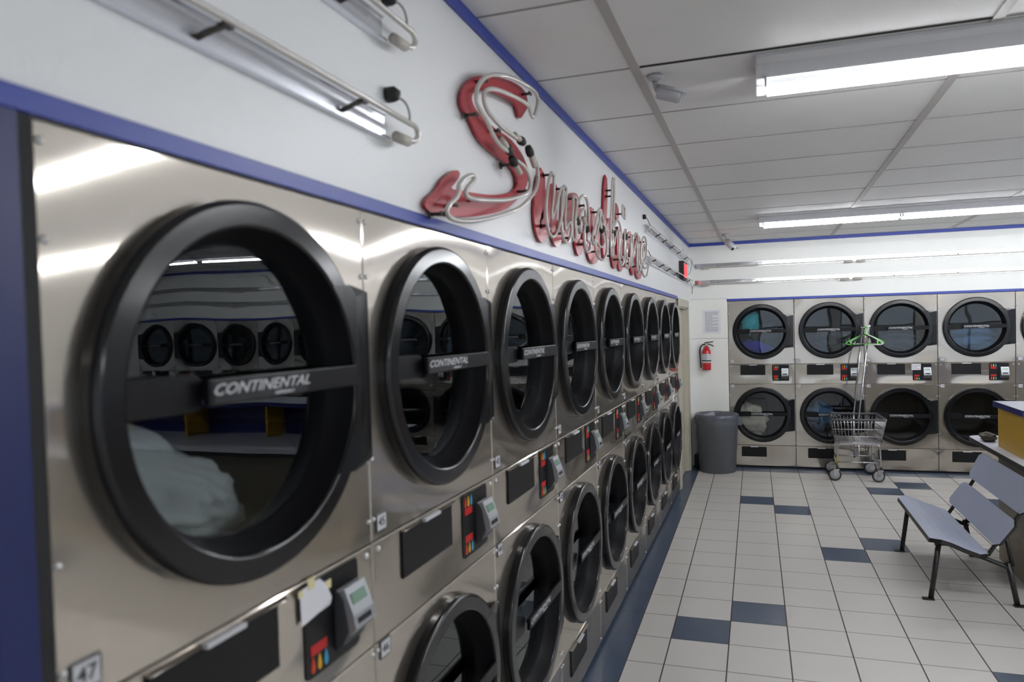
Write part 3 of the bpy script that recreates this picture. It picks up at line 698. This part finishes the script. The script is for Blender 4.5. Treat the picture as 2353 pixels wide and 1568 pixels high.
# ------------------------------------------------------------------ neon border runs (channel + unlit tubes)
def neon_run(y0, y1, z, label, group, cap_ends=(), nsup=(), h=.062):
    """run along the left wall (x = 0), channel face upright, tubes in front"""
    root = empty('neon_border', (0, 0, 0), label=label, cat='neon border', group=group)
    ch = MB()
    pr = [(.0006, z-h/2), (.022, z-h/2), (.022, z-h/2+.006), (.006, z-h/2+.008), (.0065, z+h/2-.006), (.012, z+h/2-.003), (.012, z+h/2), (.0006, z+h/2)]
    V = [(x, y0, zz) for x, zz in pr]+[(x, y1, zz) for x, zz in pr]; n_ = len(pr)
    ch.add(V, [list(range(n_)), list(range(n_, 2*n_))[::-1]]+[(i, (i+1) % n_, n_+(i+1) % n_, n_+i) for i in range(n_)], M_refl)
    ch.build('reflector_channel', root)
    tb = MB(); xt = .052
    a, b = y0-.0, y1+.10
    zt = z+h*.30
    pts = [(xt, a, zt), (xt, b-.03, zt), (xt-.002, b-.008, zt-.006), (xt-.003, b, zt-.022), (xt-.006, b-.012, zt-.038), (xt-.01, b-.04, zt-.044)]
    if not 'far' in cap_ends: pts = [(xt, a, zt), (xt, y1-.01, zt)]
    if 'near' in cap_ends:
        pts = [(xt-.01, a-.03, zt-.044), (xt-.006, a-.06, zt-.038), (xt-.003, a-.07, zt-.022), (xt-.002, a-.06, zt-.006)]+pts[0:]
    tb.tube(chaikin(pts, 1), .0075, M_tube, 10); tb.build('glass_tube', root)
    tb = MB(); tb.tube([(xt-.018, y0+.02, zt+.012), (xt-.018, y1-.02, zt+.012)], .004, M_tube, 8); tb.build('glass_tube', root)
    for y in nsup:
        s = MB(); s.tube([(.006, y-.035, z-h*.32), (.028, y-.012, z), (xt-.006, y, zt-.010)], .006, M_supp, 8); s.box((xt-.013, y-.013, zt-.013), (xt+.004, y+.013, zt-.0075), M_supp, .001); s.build('tube_support', root)
    if 'far' in cap_ends:
        s = MB(); s.tube([(xt-.01, b-.045, zt-.046), (xt-.012, b-.105, zt-.048)], .014, M_cap, 12); s.build('electrode_cap', root)
        s = MB(); s.tube([(.002, b-.075, zt+.070), (.022, b-.075, zt+.070), (.034, b-.072, zt+.066)], [.020, .020, .013], M_rubber, 12)
        s.tube(chaikin([(.030, b-.07, zt+.064), (.040, b-.045, zt+.055), (.044, b-.035, zt+.030), (.046, b-.04, zt+.006)], 2), .003, M_wire_w, 6); s.build('wall_socket', root)
    if 'near' in cap_ends:
        s = MB(); s.tube([(xt-.01, a-.03, zt-.046), (xt-.012, a+.05, zt-.048)], .013, M_cap, 12); s.build('electrode_cap', root)
        s = MB(); s.tube([(.002, a-.10, zt+.060), (.024, a-.10, zt+.060)], [.020, .018], M_rubber, 12)
        s.tube(chaikin([(.024, a-.10, zt+.058), (.04, a-.08, zt+.03), (.044, a-.05, zt+.012), (.046, a-.02, zt)], 2), .003, M_supp, 6); s.build('wall_socket', root)
    return root
g1 = 'unlit neon border runs along the left wall'
neon_run(-3.0, 1.60, 2.365, 'lower neon border run on the left wall, ending left of the S', g1, ('far',), (.55, 1.0, 1.43), .066)
neon_run(-3.0, 1.60, 2.612, 'upper neon border run on the left wall, ending left of the S', g1, ('far',), (.55, 1.0, 1.43), .066)
neon_run(5.78, 9.20, 2.650, 'upper neon border run between the sign and the back corner', g1, ('near',), (6.3, 6.75, 7.3, 7.9, 8.6), .062)
neon_run(5.78, 9.20, 2.395, 'lower neon border run between the sign and the back corner', g1, ('near',), (6.0, 6.5, 7.0, 7.6, 8.3, 8.9), .062)
def far_run(z, label, joints):
    root = empty('neon_border', (0, 0, 0), label=label, cat='neon border', group='unlit neon border runs along the back wall')
    ch = MB(); h = .060
    pr = [(-.0006, z-h/2), (-.022, z-h/2), (-.022, z-h/2+.006), (-.007, z-h/2+.008), (-.0058, z+h/2-.006), (-.012, z+h/2-.003), (-.012, z+h/2), (-.0006, z+h/2)]
    xs_ = [.07, .9, 1.9, 3.0, 4.2, 5.4, 6.6, 7.8, 9.2]; n_ = len(pr)
    for a, b in zip(xs_, xs_[1:]):
        V = [(a+.002, yf(a)+y, zz) for y, zz in pr]+[(b-.002, yf(b)+y, zz) for y, zz in pr]
        ch.add(V, [list(range(n_)), list(range(n_, 2*n_))[::-1]]+[(i, (i+1) % n_, n_+(i+1) % n_, n_+i) for i in range(n_)], M_alu)
    ch.build('reflector_channel', root)
    for a, b in zip([.12]+joints, joints+[9.1]):
        tb = MB(); zt = z-h*.30; tb.tube([(a+.02, yf(a)-.040, zt-.012), (a+.03, yf(a)-.048, zt), (b-.03, yf(b)-.048, zt), (b-.02, yf(b)-.040, zt-.012)], .0065, M_tube, 8); tb.build('glass_tube', root)
    for j in joints+[.14]:
        s = MB()
        s.tube([(j+.02, yf(j)-.042, z-.036), (j+.12, yf(j)-.042, z-.034)], .011, M_cap, 10)
        s.build('electrode_cap', root)
        if j > .2: s = MB(); s.tube([(j-.02, yf(j)-.042, z-.034), (j-.12, yf(j)-.042, z-.038)], .011, M_cap, 10); s.build('electrode_cap', root)
    for x in (.36, .85, 1.42, 2.42, 3.1, 4.0, 5.0, 6.0, 7.0, 8.0):
        s = MB(); s.tube([(x, yf(x)-.006, z-.004), (x, yf(x)-.042, z-.014)], .006, M_supp, 8); s.build('tube_support', root)
far_run(2.603, 'upper neon border run on the back wall just below the ceiling', [1.98, 4.6, 7.2])
far_run(2.388, 'lower neon border run on the back wall above the dryers', [1.94, 4.6, 7.2])
# loose leads in the corner
wr = MB()
wr.tube(chaikin([(.001, 9.08, 2.49), (.03, 9.10, 2.50), (.05, 9.16, 2.62), (.03, 9.22, 2.72), (.06, 9.25, 2.60), (.09, 9.26, 2.60)], 3), .0028, M_supp, 6)
wr.tube(chaikin([(.09, 9.25, 2.36), (.18, 9.24, 2.335), (.24, 9.23, 2.35), (.22, 9.22, 2.385), (.12, 9.22, 2.385)], 3), .0032, M_wire_w, 6)
wr.tube(chaikin([(.001, 9.13, 2.40), (.03, 9.15, 2.40), (.05, 9.2, 2.30), (.035, 9.22, 2.22), (.05, 9.23, 2.36), (.09, 9.25, 2.37)], 3), .0028, M_supp, 6)
tag(wr.build('loose_cable'), 'thin loose cables looping in the corner by the exit sign', 'cable')

# ------------------------------------------------------------------ exit sign
ex = MB(); ex.box((.0008, 8.15, 2.375), (.055, 8.53, 2.585), M_rubber, .004); e_o = tag(ex.build('exit_sign'), 'black boxed exit sign glowing red above the doorway', 'exit sign')
lt = bpy.data.objects.new('exit_lettering', text_mesh('EXIT', .17, M_exit, 0, .004, .001)); COL.objects.link(lt); lt.parent = e_o
lt.location = (.0572, 8.34, 2.48); lt.rotation_euler = (PI/2, 0, PI/2)
fp = MB(); fp.box((.0545, 8.185, 2.40), (.0562, 8.495, 2.56), M_exit); fo = fp.build('lit_face', e_o)

# ------------------------------------------------------------------ lamps
def lamp(x0, y, nt, label, L_=1.243):
    root = empty('fluorescent_light', (x0, y, HC), label=label, cat='ceiling light', group='fluorescent strip lights on the ceiling')
    L2 = nt*L_+.045
    h = MB()
    h.box((0, -.155, -.018), (L2, -.075, -.0005), M_hous, .003)          # wing
    h.prism([(-.075, -.0005), (-.075, -.018), (-.05, -.065), (.05, -.065), (.085, -.030), (.085, -.0005)], 0, L2, M_hous, 'x')
    h.prism([(.0855, -.003), (.0855, -.030), (.118, -.082), (.122, -.080), (.095, -.026), (.095, -.003)], 0, L2, M_hous, 'x')  # added flange on the unseen side, blocks tube light towards the far wall
    h.build('housing', root)
    for x in (0, L2): e = MB(); e.prism([(-.155, -.001), (-.155, -.02), (-.06, -.070), (.02, -.075), (.044, -.125), (.056, -.125), (.066, -.070), (.09, -.04), (.09, -.001)], x-.003, x, M_hous, 'x'); e.build('end_plate', root)
    for k_ in range(nt):
        a = .03+k_*L_+.012
        for yy, zz, m in ((.050, -.092, M_lamp), (-.045, -.082, M_dimlamp)):
            t = MB(); r = .0160 if m is M_lamp else .011
            t.tube([(a, yy, zz), (a+L_-.035, yy, zz)], r, m, 12)
            t.build('tube', root)
            for xa in (a-.012, a+L_-.033): c_ = MB(); c_.box((xa, yy-.012, zz-.014), (xa+.010, yy+.012, -.06), M_hous); c_.build('lamp_holder', root)
    return root
lamp(.895, 7.33, 2, 'farther lit fluorescent strip light, its left end toward the back corner')
lamp(.895+2.55, 7.33, 2, 'fluorescent strip light continuing right of the farther one at the frame edge')
lamp(.895+5.1, 7.33, 2, 'fluorescent strip light in the farther line, right of the picture')
lamp(.910, 3.07, 2, 'nearest big lit fluorescent strip light at the top right')
lamp(.910+2.55, 3.07, 2, 'fluorescent strip light in the nearer line, right of the picture')
lamp(.910+5.1, 3.07, 2, 'fluorescent strip light at the right end of the nearer line, right of the picture')
lamp(.910+3.2, -1.2, 2, 'fluorescent strip light on the ceiling behind the camera, middle of its line')
lamp(.910+5.8, -1.2, 2, 'fluorescent strip light on the ceiling far right behind the camera')

# ------------------------------------------------------------------ cameras on the ceiling
def cctv(loc, aim, label, s=1.):
    root = empty('security_camera', loc, label=label, cat='security camera', group='white bullet security cameras on the ceiling')
    b = MB(); b.lathe([(.001, -.0005), (.034, -.0005), (.034, -.010), (.020, -.018), (.014, -.022)], M_camw, (0, 0, 0), 'z', 24); b.build('mount_base', root)
    a = MB(); a.tube([(0, 0, -.018), (.004, 0, -.045), (.012, 0, -.062)], [.013, .012, .014], M_camw, 12); a.build('mount_arm', root)
    d = Vector(aim).normalized(); o = Vector((.006, 0, -.066))
    h = MB(); h.tube([o, o+d*.008, o+d*.098, o+d*.102], [.024, .029, .029, .027], M_camw, 24); 
    hd = h.build('camera_body', root)
    q = MB(); q.tube([o+d*.1021, o+d*.1045], [.025, .024], M_black, 20); q.build('lens', hd)
    up = Vector((0, 0, 1)); sd = d.cross(up).normalized(); u2 = sd.cross(d)
    hv = MB(); n_ = 12; V = []
    for t_ in (-.004, .128):
        for rr in (.0335, .0310):
            for i in range(n_+1):
                a_ = rad(20+140*i/n_); V.append(o+d*t_+sd*(rr*cos(a_))+u2*(rr*sin(a_)))
    m_ = n_+1; F = []
    for i in range(n_): F += [(i, i+1, 2*m_+i+1, 2*m_+i), (m_+i, 3*m_+i, 3*m_+i+1, m_+i+1), (i, m_+i, m_+i+1, i+1), (2*m_+i, 2*m_+i+1, 3*m_+i+1, 3*m_+i)]
    hv.add(V, F, M_camw, True); hv.build('sun_hood', hd)
    root.scale = (s, s, s)
cctv((.500, 3.00, HC-.0062), (.95, .18, -.28), 'white bullet camera on the ceiling nearer the camera, left of the big light', .98)
cctv((.507, 8.50, HC-.0062), (.58, -.30, -.62), 'small white bullet camera on the ceiling by the back wall', 1.25)

# ------------------------------------------------------------------ fire extinguisher
fe = empty('fire_extinguisher', (.205, yf(.2)-.062, 1.258), label='red fire extinguisher with white label hung on the cream wall', cat='fire extinguisher')
b = MB(); b.lathe([(.001, 0), (.050, 0), (.056, .006), (.057, .015), (.057, .225), (.053, .250), (.040, .275), (.024, .292), (.018, .300), (.018, .315), (.001, .315)], M_extred, n=36); b.build('cylinder_body', fe)
l = MB(); l.lathe([(.0577, .095), (.0577, .210)], M_white, n=36); lb = l.build('paper_label', fe)
t = MB()
for z, x in ((.185, -.02), (.165, -.015), (.145, -.02), (.10, -.018)):
    for i in range(3 if z > .11 else 4):
        a = -PI/2+x/.058+i*.22; t.add([(.0581*cos(a_), .0581*sin(a_), z_) for a_, z_ in ((a, z), (a+.16, z), (a+.16, z+.006), (a, z+.006))], [(0, 1, 2, 3)], M_ink)
t.build('printed_text', lb)
l = MB(); l.lathe([(.0578, .115), (.0598, .116), (.0598, .129), (.0578, .130)], M_rubber, n=36); l.build('strap', fe)
v = MB(); v.lathe([(.012, .313), (.014, .325), (.014, .345), (.008, .350)], M_chrome, n=16, cap1=True); v.build('valve', fe)
h = MB(); h.tube([(-.02, -.004, .352), (.02, -.006, .358), (.06, -.008, .362), (.088, -.008, .366)], .0065, M_bplast, 8); h.build('lever', fe)
h = MB(); h.tube([(-.01, -.004, .338), (.04, -.008, .334), (.075, -.01, .318), (.092, -.012, .306)], .0065, M_bplast, 8); h.build('carry_handle', fe)
h = MB(); h.tube(chaikin([(-.01, .0, .335), (-.05, .004, .330), (-.078, .006, .290), (-.084, .01, .22), (-.078, .01, .12), (-.072, .01, .05), (-.072, .01, .03)], 3), .0085, M_rubber, 10); h.build('hose', fe)
h = MB(); h.add([(-.040, -.012, .325), (-.028, -.016, .250), (-.062, -.014, .235), (-.066, -.010, .29)], [(0, 1, 2, 3)], M_white); h.build('inspection_tag', fe, fix=False)
h = MB(); h.box((-.03, .05, .05), (.03, .0605, .30), M_rubber); h.build('wall_bracket', fe)

# ------------------------------------------------------------------ bin
bn = empty('waste_bin', (.335, 9.02, 0), label='round grey plastic waste bin with a clear liner in the back corner', cat='waste bin')
b = MB()
b.lathe([(.001, .012), (.205, .012), (.212, .0), (.222, .004), (.255, .585), (.262, .590), (.266, .700), (.262, .712), (.252, .710), (.248, .60), (.215, .03), (.001, .03)], M_bin, n=56)
b.build('bin_body', bn)
for sx in (-1, 1):
    h = MB(); h.prism([(sx*.255, .585), (sx*.312, .592), (sx*.300, .665), (sx*.262, .695)], -.055, .055, M_bin, 'y'); h.build('side_handle', bn)
l = MB(); V = []; F = []; n_ = 72; rr = [(.2690, .655), (.2720, .690), (.2700, .716), (.2600, .724), (.2500, .716), (.243, .66), (.236, .56), (.224, .42)]
for j, (r, z) in enumerate(rr):
    for i in range(n_):
        a = 2*PI*i/n_; q = Vector((cos(a)*3, sin(a)*3, j*.6)); d = noise.noise(q)*(.010 if j > 3 else .003)+noise.noise(q*3)*(.006 if j > 3 else .0012)
        zz = z+noise.noise(q*1.3+Vector((5, 5, 5)))*(.020 if j in (0,) else .004)
        rq = r-abs(d) if j > 3 else r+abs(d)*.4
        V.append((rq*cos(a), rq*sin(a), zz))
for j in range(len(rr)-1):
    for i in range(n_): F.append((j*n_+i, j*n_+(i+1) % n_, (j+1)*n_+(i+1) % n_, (j+1)*n_+i))
l.add(V, F, BAG, True); l.build('bin_liner', bn)

# ------------------------------------------------------------------ laundry cart
CX, CY = 1.925, 8.92
ct = empty('laundry_cart', (CX, CY, 0), label='chrome wire laundry cart on casters with a hanging rail, in front of the back dryers', cat='cart')
def lerp(a, b, t): return tuple(x+(y-x)*t for x, y in zip(a, b))
top = [(-.285, -.265, .712), (.293, -.265, .712), (.262, .27, .722), (-.262, .27, .722)]
bot = [(-.235, -.215, .440), (.245, -.215, .440), (.225, .205, .455), (-.225, .205, .455)]
bk = MB()
for i in range(4):
    a, b, c_, d_ = top[i], top[(i+1) % 4], bot[i], bot[(i+1) % 4]
    nv = (1, 15, 13, 15)[i]
    for k_ in range(nv+1): t = k_/nv; bk.tube([lerp(a, b, t), lerp(c_, d_, t)], .0034 if i != 2 else .0058, M_wire, 6)
    for t in (.40, .72, 1.0): bk.tube([lerp(a, c_, t), lerp(b, d_, t)], .0045, M_wire, 6)
for k_ in range(20): t = k_/19; bk.tube([lerp(bot[0], bot[1], t), lerp(bot[3], bot[2], t)], .0032, M_wire, 6)
for k_ in range(9): t = k_/8; bk.tube([lerp(bot[0], bot[3], t), lerp(bot[1], bot[2], t)], .004, M_wire, 6)
bk.build('basket', ct)
rm = MB(); pts = []
for i in range(4):
    p = Vector(top[i]); a = Vector(top[i-1]); b = Vector(top[(i+1) % 4])
    pts += [tuple(p+(a-p).normalized()*.035), tuple(p+(a-p).normalized()*.01+(b-p).normalized()*.01), tuple(p+(b-p).normalized()*.035)]
rm.tube(pts, .0145, M_sleeve, 10, closed=True); rm.build('basket_rim', ct)
fr2 = MB()
for y in (-.20, .235):
    x0, x1 = -.215+(.01 if y > 0 else 0), .235-(.025 if y > 0 else 0)
    fr2.tube(chaikin([(x0-.01, y, .13), (x0, y, .36), (x0+.01, y, .418), (x0+.06, y, .428), (x1-.06, y, .428), (x1-.01, y, .418), (x1, y, .36), (x1+.005, y, .13)], 2), .0105, M_wire, 10)
    fr2.tube([(x0, y, .215), (x1, y, .215)], .0085, M_wire, 8)
    fr2.tube([(.012, y, .19), (.012, y, .435)], .0085, M_wire, 8)
for x in (-.215, .222): fr2.tube([(x, -.20, .24), (x, .235, .24)], .0085, M_wire, 8); fr2.tube([(x, -.20, .425), (x, .235, .425)], .008, M_wire, 8)
fr2.build('leg_frame', ct)
yt = MB(); yt.tube([(-.224, -.2005, .17), (-.218, -.2005, .28)], .0115, mat('faded_yellow', sr(150, 150, 50), .5), 10); yt.build('yellow_sleeve', ct)
for (x, y, ang) in ((-.222, -.235, .0), (.238, -.235, .15), (-.222, .235, -.1), (.213, .235, .1)):
    ex_ = x-.03
    w_ = MB(); w_.lathe([(.001, -.013), (.030, -.013), (.056, -.010), (.0565, .010), (.030, .013), (.001, .013)], M_wheel, (0, 0, 0), 'y', 32)
    w_.lathe([(.0565, -.012), (.0680, -.011), (.070, -.006), (.070, .006), (.0680, .011), (.0565, .012)], M_rubber, (0, 0, 0), 'y', 40); w_.lathe([(.012, -.018), (.012, .018)], M_wire, (0, 0, 0), 'y', 12, cap0=True, cap1=True)
    w_.xf(Matrix.Translation((ex_, y, .0705)) @ Matrix.Rotation(ang, 4, 'Z')); co = w_.build('caster_wheel', ct)
    fk = MB()
    for s_ in (-1, 1): fk.prism([(-.012, -.010), (.014, -.008), (.050, .062), (-.012, .066)], s_*.017, s_*.020, M_wire, 'y')
    fk.box((-.014, -.022, .062), (.052, .022, .070), M_wire, .002); fk.tube([(.030, 0, .068), (.030, 0, .10)], .014, M_rubber, 10)
    fk.xf(Matrix.Translation((ex_, y, .0705)) @ Matrix.Rotation(ang, 4, 'Z')); fk.build('caster_fork', co)
# hanging rail posts
p1 = MB(); p1.tube([(.012-.045, -.12, .445), (.012-.045+.004, -.12, .75)], .0115, M_wire, 12); p1.tube([(-.030, -.12, .74), (.090, -.02, 1.778)], .0095, M_wire, 12); p1.build('rail_post', ct)
p2 = MB(); p2.tube([(.045, .16, .45), (.062, .15, .75), (.170, .04, 1.778)], .0105, M_wire, 12); p2.build('rail_post', ct)
p3 = MB(); p3.tube([(.072, -.035, 1.765), (.190, .055, 1.765)], .008, M_wire, 10); p3.build('rail_bar', ct)
p4 = MB(); p4.tube([(.171, .04, 1.79), (.147, .062, 1.62)], .0125, M_wplast, 12); p4.build('white_sleeve', ct)

def hanger(loc, rz, M, label, w=.205, tilt=0.):
    o = MB(); r = .0062
    o.tube(chaikin([(0, 0, -.075), (w*.5, 0, -.118), (w-.02, 0, -.160), (w+.004, 0, -.180), (w-.01, 0, -.196), (w*.4, 0, -.198), (-w*.4, 0, -.198), (-w+.01, 0, -.196), (-w-.004, 0, -.180), (-w+.02, 0, -.160), (-w*.5, 0, -.118), (0, 0, -.075)], 2), r, M, 8)
    for s_ in (-1, 1): o.tube([(s_*(w-.06), 0, -.146), (s_*(w-.06), 0, -.196)], r*.8, M, 6)
    o.tube(chaikin([(0, 0, -.075), (.002, 0, -.045), (.012, 0, -.03), (.022, 0, -.012), (.018, 0, .008), (0, 0, .014), (-.018, 0, .006), (-.022, 0, -.012)], 3), .0048, M, 8)
    ob = o.build('clothes_hanger'); ob.location = loc; ob.rotation_euler = (0, tilt, rz)
    return tag(ob, label, 'hanger', 'hangers on the cart rail')
hanger((CX+.115, CY-.008, 1.765), .10, M_green, 'lime green plastic hanger on the cart rail')
hanger((CX+.135, CY+.012, 1.765), -.55, M_wplast, 'white plastic hanger behind the green one', .19, .04)
hanger((CX+.097, CY-.020, 1.765), .75, M_bplast, 'black plastic hanger behind the green one', .19, -.03)

# ------------------------------------------------------------------ bench
bc = empty('bench', (2.2, 5.6, 0), label='grey slatted waiting bench with black metal frame, in front of the folding counter', cat='bench')
bx, by = 2.2, 5.6
def slab(poly_top, th, name, cut=.0):
    """board given by its far/near profile lines: list of (x,z) top profile, y0..y1, rounded corners by clipping"""
y0b, y1b = 5.00, 6.235
def board(prof, th, name, clip=.05, clips=(1, 1, 1, 1)):
    """prof = (x,z) points front to back; corners clipped at the four ends"""
    V = []; F = []; n_ = len(prof); ny = 2
    d0 = (Vector((prof[-1][0]-prof[0][0], prof[-1][1]-prof[0][1]))).normalized(); nr = Vector((-d0.y, d0.x))
    if nr.y < 0: nr = -nr
    for i, (x, z) in enumerate(prof):
        t = i/(n_-1); e = clip if i in (0, n_-1) else 0.
        V += [(x-bx, y0b+e-by, z), (x-bx, y1b-e-by, z), (x-bx-nr.x*th, y1b-e-by, z-nr.y*th), (x-bx-nr.x*th, y0b+e-by, z-nr.y*th)]
    for i in range(n_-1):
        for k_ in range(4): F.append((4*i+k_, 4*i+(k_+1) % 4, 4*i+4+(k_+1) % 4, 4*i+4+k_))
    F += [(0, 1, 2, 3), (4*n_-4, 4*n_-1, 4*n_-2, 4*n_-3)]
    b_ = MB(); b_.add(V, F, M_bench, False)
    b_.mats.append(M_benchm)
    o = b_.build(name, bc)
    for p in o.data.polygons:  # dark edge all round the laminate
        if abs(Vector(p.normal).dot(Vector((nr.x, 0, nr.y)))) < .75: p.material_index = 1
    return o
seatp = [(1.925, .415), (1.985, .424), (2.04, .408), (2.12, .374), (2.20, .346), (2.262, .336)]
board(seatp, .028, 'seat', .06)
board([(2.287, .395), (2.305, .420), (2.385, .535), (2.402, .560)], .016, 'back_slat', .06)
board([(2.430, .600), (2.445, .630), (2.510, .765), (2.524, .790)], .016, 'back_slat', .06)
for ye in (5.085, 6.10):
    fm = MB()
    fm.tube([(1.96-bx, ye-by, .375), (2.06-bx, ye-by, .375), (2.20-bx, ye-by, .315), (2.33-bx, ye-by, .265), (2.40-bx, ye-by, .235)], .014, M_benchm, 8)
    fm.tube(chaikin([(2.262-bx, ye-by, .318), (2.315-bx, ye-by, .405), (2.39-bx, ye-by, .51), (2.43-bx, ye-by, .575), (2.475-bx, ye-by, .66), (2.535-bx, ye-by, .775)], 1), .013, M_benchm, 8)
    fm.tube([(2.36-bx, ye-by, .46), (2.40-bx, ye-by, .26)], .013, M_benchm, 8)
    fm.build('frame_bracket', bc)
    lg_ = MB(); lg_.tube([(1.985-bx, ye-by, .385), (1.935-bx, ye-by, .010)], .0165, M_benchm, 12); lg_.prism([(1.885-bx, ye-by-.018), (1.955-bx, ye-by-.018), (1.955-bx, ye-by+.018), (1.885-bx, ye-by+.018)], .0005, .010, M_benchm, 'z'); lg_.build('leg', bc)
    lg_ = MB(); lg_.tube([(2.375-bx, ye-by, .28), (2.425-bx, ye-by, .010)], .0165, M_benchm, 12); lg_.prism([(2.405-bx, ye-by-.018), (2.475-bx, ye-by-.018), (2.475-bx, ye-by+.018), (2.405-bx, ye-by+.018)], .0005, .010, M_benchm, 'z'); lg_.build('leg', bc)

# ------------------------------------------------------------------ folding counter
fc_ = empty('folding_counter', (2.9, 5.0, 0), label='folding counter with white top and black edge at the right frame edge', cat='counter')
ox, oy = 2.9, 5.0
ty0, ty1, tx0, tx1 = 4.79, 6.63, 2.522, 8.2
q = []
for cx_, cy_, a0 in ((tx1-.10, ty1-.10, 0), (tx0+.10, ty1-.10, 90), (tx0+.10, ty0+.10, 180), (tx1-.10, ty0+.10, 270)):
    for i in range(9): a = rad(a0+90*i/8); q.append((cx_+.10*cos(a)-ox, cy_+.10*sin(a)-oy))
tt = MB(); tt.prism(q, .8305, .862, M_table, 'z'); tt.build('tabletop', fc_)
te = MB(); qo = [(x*1.0+(.003 if x > 0 else -.003), y+(.003 if y > 0 else -.003)) for x, y in q]
n_ = len(q); V = [(x, y, .828) for x, y in qo]+[(x, y, .861) for x, y in qo]+[(x, y, .861) for x, y in q]+[(x, y, .828) for x, y in q]
te.add(V, [(i, (i+1) % n_, n_+(i+1) % n_, n_+i) for i in range(n_)]+[(n_+i, n_+(i+1) % n_, 2*n_+(i+1) % n_, 2*n_+i) for i in range(n_)]+[(i, (i+1) % n_, 3*n_+(i+1) % n_, 3*n_+i) for i in range(n_)], M_rubber); te.build('edge_band', fc_)
bs = MB(); bs.box((2.60-ox, 5.33-oy, .001), (8.1-ox, 6.08-oy, .8295), M_brown, .004); bs.build('counter_base', fc_)
for i, xa in enumerate([2.600, 3.555, 4.51, 5.465, 6.42, 7.375]):
    yv = MB(); yv.box((xa-ox, 5.52-oy, .8625), (xa+.022-ox, 6.08-oy, 1.159), M_yellow, .001); yv.build('divider_panel' if i else 'end_panel', fc_)
    if i < 5: bv = MB(); bv.box((xa+.0225-ox, 5.79-oy, .8625), (xa+.9545-ox, 5.81-oy, 1.159), M_blued); bv.build('backboard', fc_)
st_ = MB(); st_.box((2.588-ox, 5.504-oy, 1.1605), (8.0-ox, 6.14-oy, 1.200), M_table, .001); st_.build('shelf_top', fc_)
sb = MB(); e_ = [(2.583, 5.499), (8.005, 5.499), (8.005, 6.145), (2.583, 6.145)]; f_ = [(2.5875, 5.5035), (8.0005, 5.5035), (8.0005, 6.1405), (2.5875, 6.1405)]
V = [(x-ox, y-oy, z) for z in (1.159, 1.2005) for x, y in e_]+[(x-ox, y-oy, z) for z in (1.159, 1.2005) for x, y in f_]
sb.add(V, [(i, (i+1) % 4, 4+(i+1) % 4, 4+i) for i in range(4)]+[(8+i, 8+(i+1) % 4, 12+(i+1) % 4, 12+i) for i in range(4)]+[(4+i, 4+(i+1) % 4, 12+(i+1) % 4, 12+i) for i in range(4)]+[(i, (i+1) % 4, 8+(i+1) % 4, 8+i) for i in range(4)], M_blued)
sb.build('shelf_edge_band', fc_)
tag(cloth_blob('crumpled_cloth', M_camo, (2.60, 6.33, .897), (.052, .075, .030), 31, .45, 4), 'crumpled brown patterned cloth on the white counter', 'cloth')

# small dark wall bits
for (y, z) in ((8.62, 2.755),):
    s = MB(); s.lathe([(.001, .006), (.012, .005), (.013, .0005)], M_supp, (0, y, z), 'x', 12); tag(s.build('wall_plug'), 'tiny dark plug in the left wall above the exit sign', 'plug')
hb = MB(); hb.box((.03, 9.2, .001), (.12, 9.29, .16), M_rubber, .01); tag(hb.build('door_stop_block'), 'small black block on the floor behind the bin', 'block')

# ------------------------------------------------------------------ world, camera
wd = bpy.data.worlds.new('daylight'); SC.world = wd; wd.use_nodes = True
bg = wd.node_tree.nodes['Background']; bg.inputs[0].default_value = (.86, .93, 1., 1); bg.inputs[1].default_value = .75
cam = bpy.data.cameras.new('camera'); co = bpy.data.objects.new('camera', cam); COL.objects.link(co); SC.camera = co
cam.sensor_width = 36; cam.lens = 1604.38*36/2353; cam.shift_x = -66.08/2353; cam.shift_y = 16.36/2353; cam.clip_start = .02
yaw, pitch, roll = .310429662, -.0266051801, -.025543879
fw = Vector((-sin(yaw)*cos(pitch), cos(yaw)*cos(pitch), sin(pitch))); r0 = Vector((cos(yaw), sin(yaw), 0)); u0 = r0.cross(fw)
r2 = cos(roll)*r0+sin(roll)*u0; u2 = -sin(roll)*r0+cos(roll)*u0
M = Matrix(((r2.x, u2.x, -fw.x, .923748), (r2.y, u2.y, -fw.y, 0), (r2.z, u2.z, -fw.z, 1.836483), (0, 0, 0, 1)))
co.matrix_world = M
cam.dof.use_dof = True; cam.dof.focus_distance = 6.5; cam.dof.aperture_fstop = 2.6
SC.view_settings.view_transform = 'Standard'; SC.view_settings.look = 'None'; SC.view_settings.gamma = 1; SC.view_settings.use_curve_mapping = False
SC.view_settings.exposure = .55
SC.cycles.use_denoising = True
SC.cycles.max_bounces = 6; SC.cycles.transparent_max_bounces = 8; SC.cycles.glossy_bounces = 4; SC.cycles.diffuse_bounces = 3
SC.cycles.use_adaptive_sampling = True; SC.cycles.adaptive_threshold = .08; SC.cycles.adaptive_min_samples = 16
SC.cycles.sample_clamp_indirect = 6
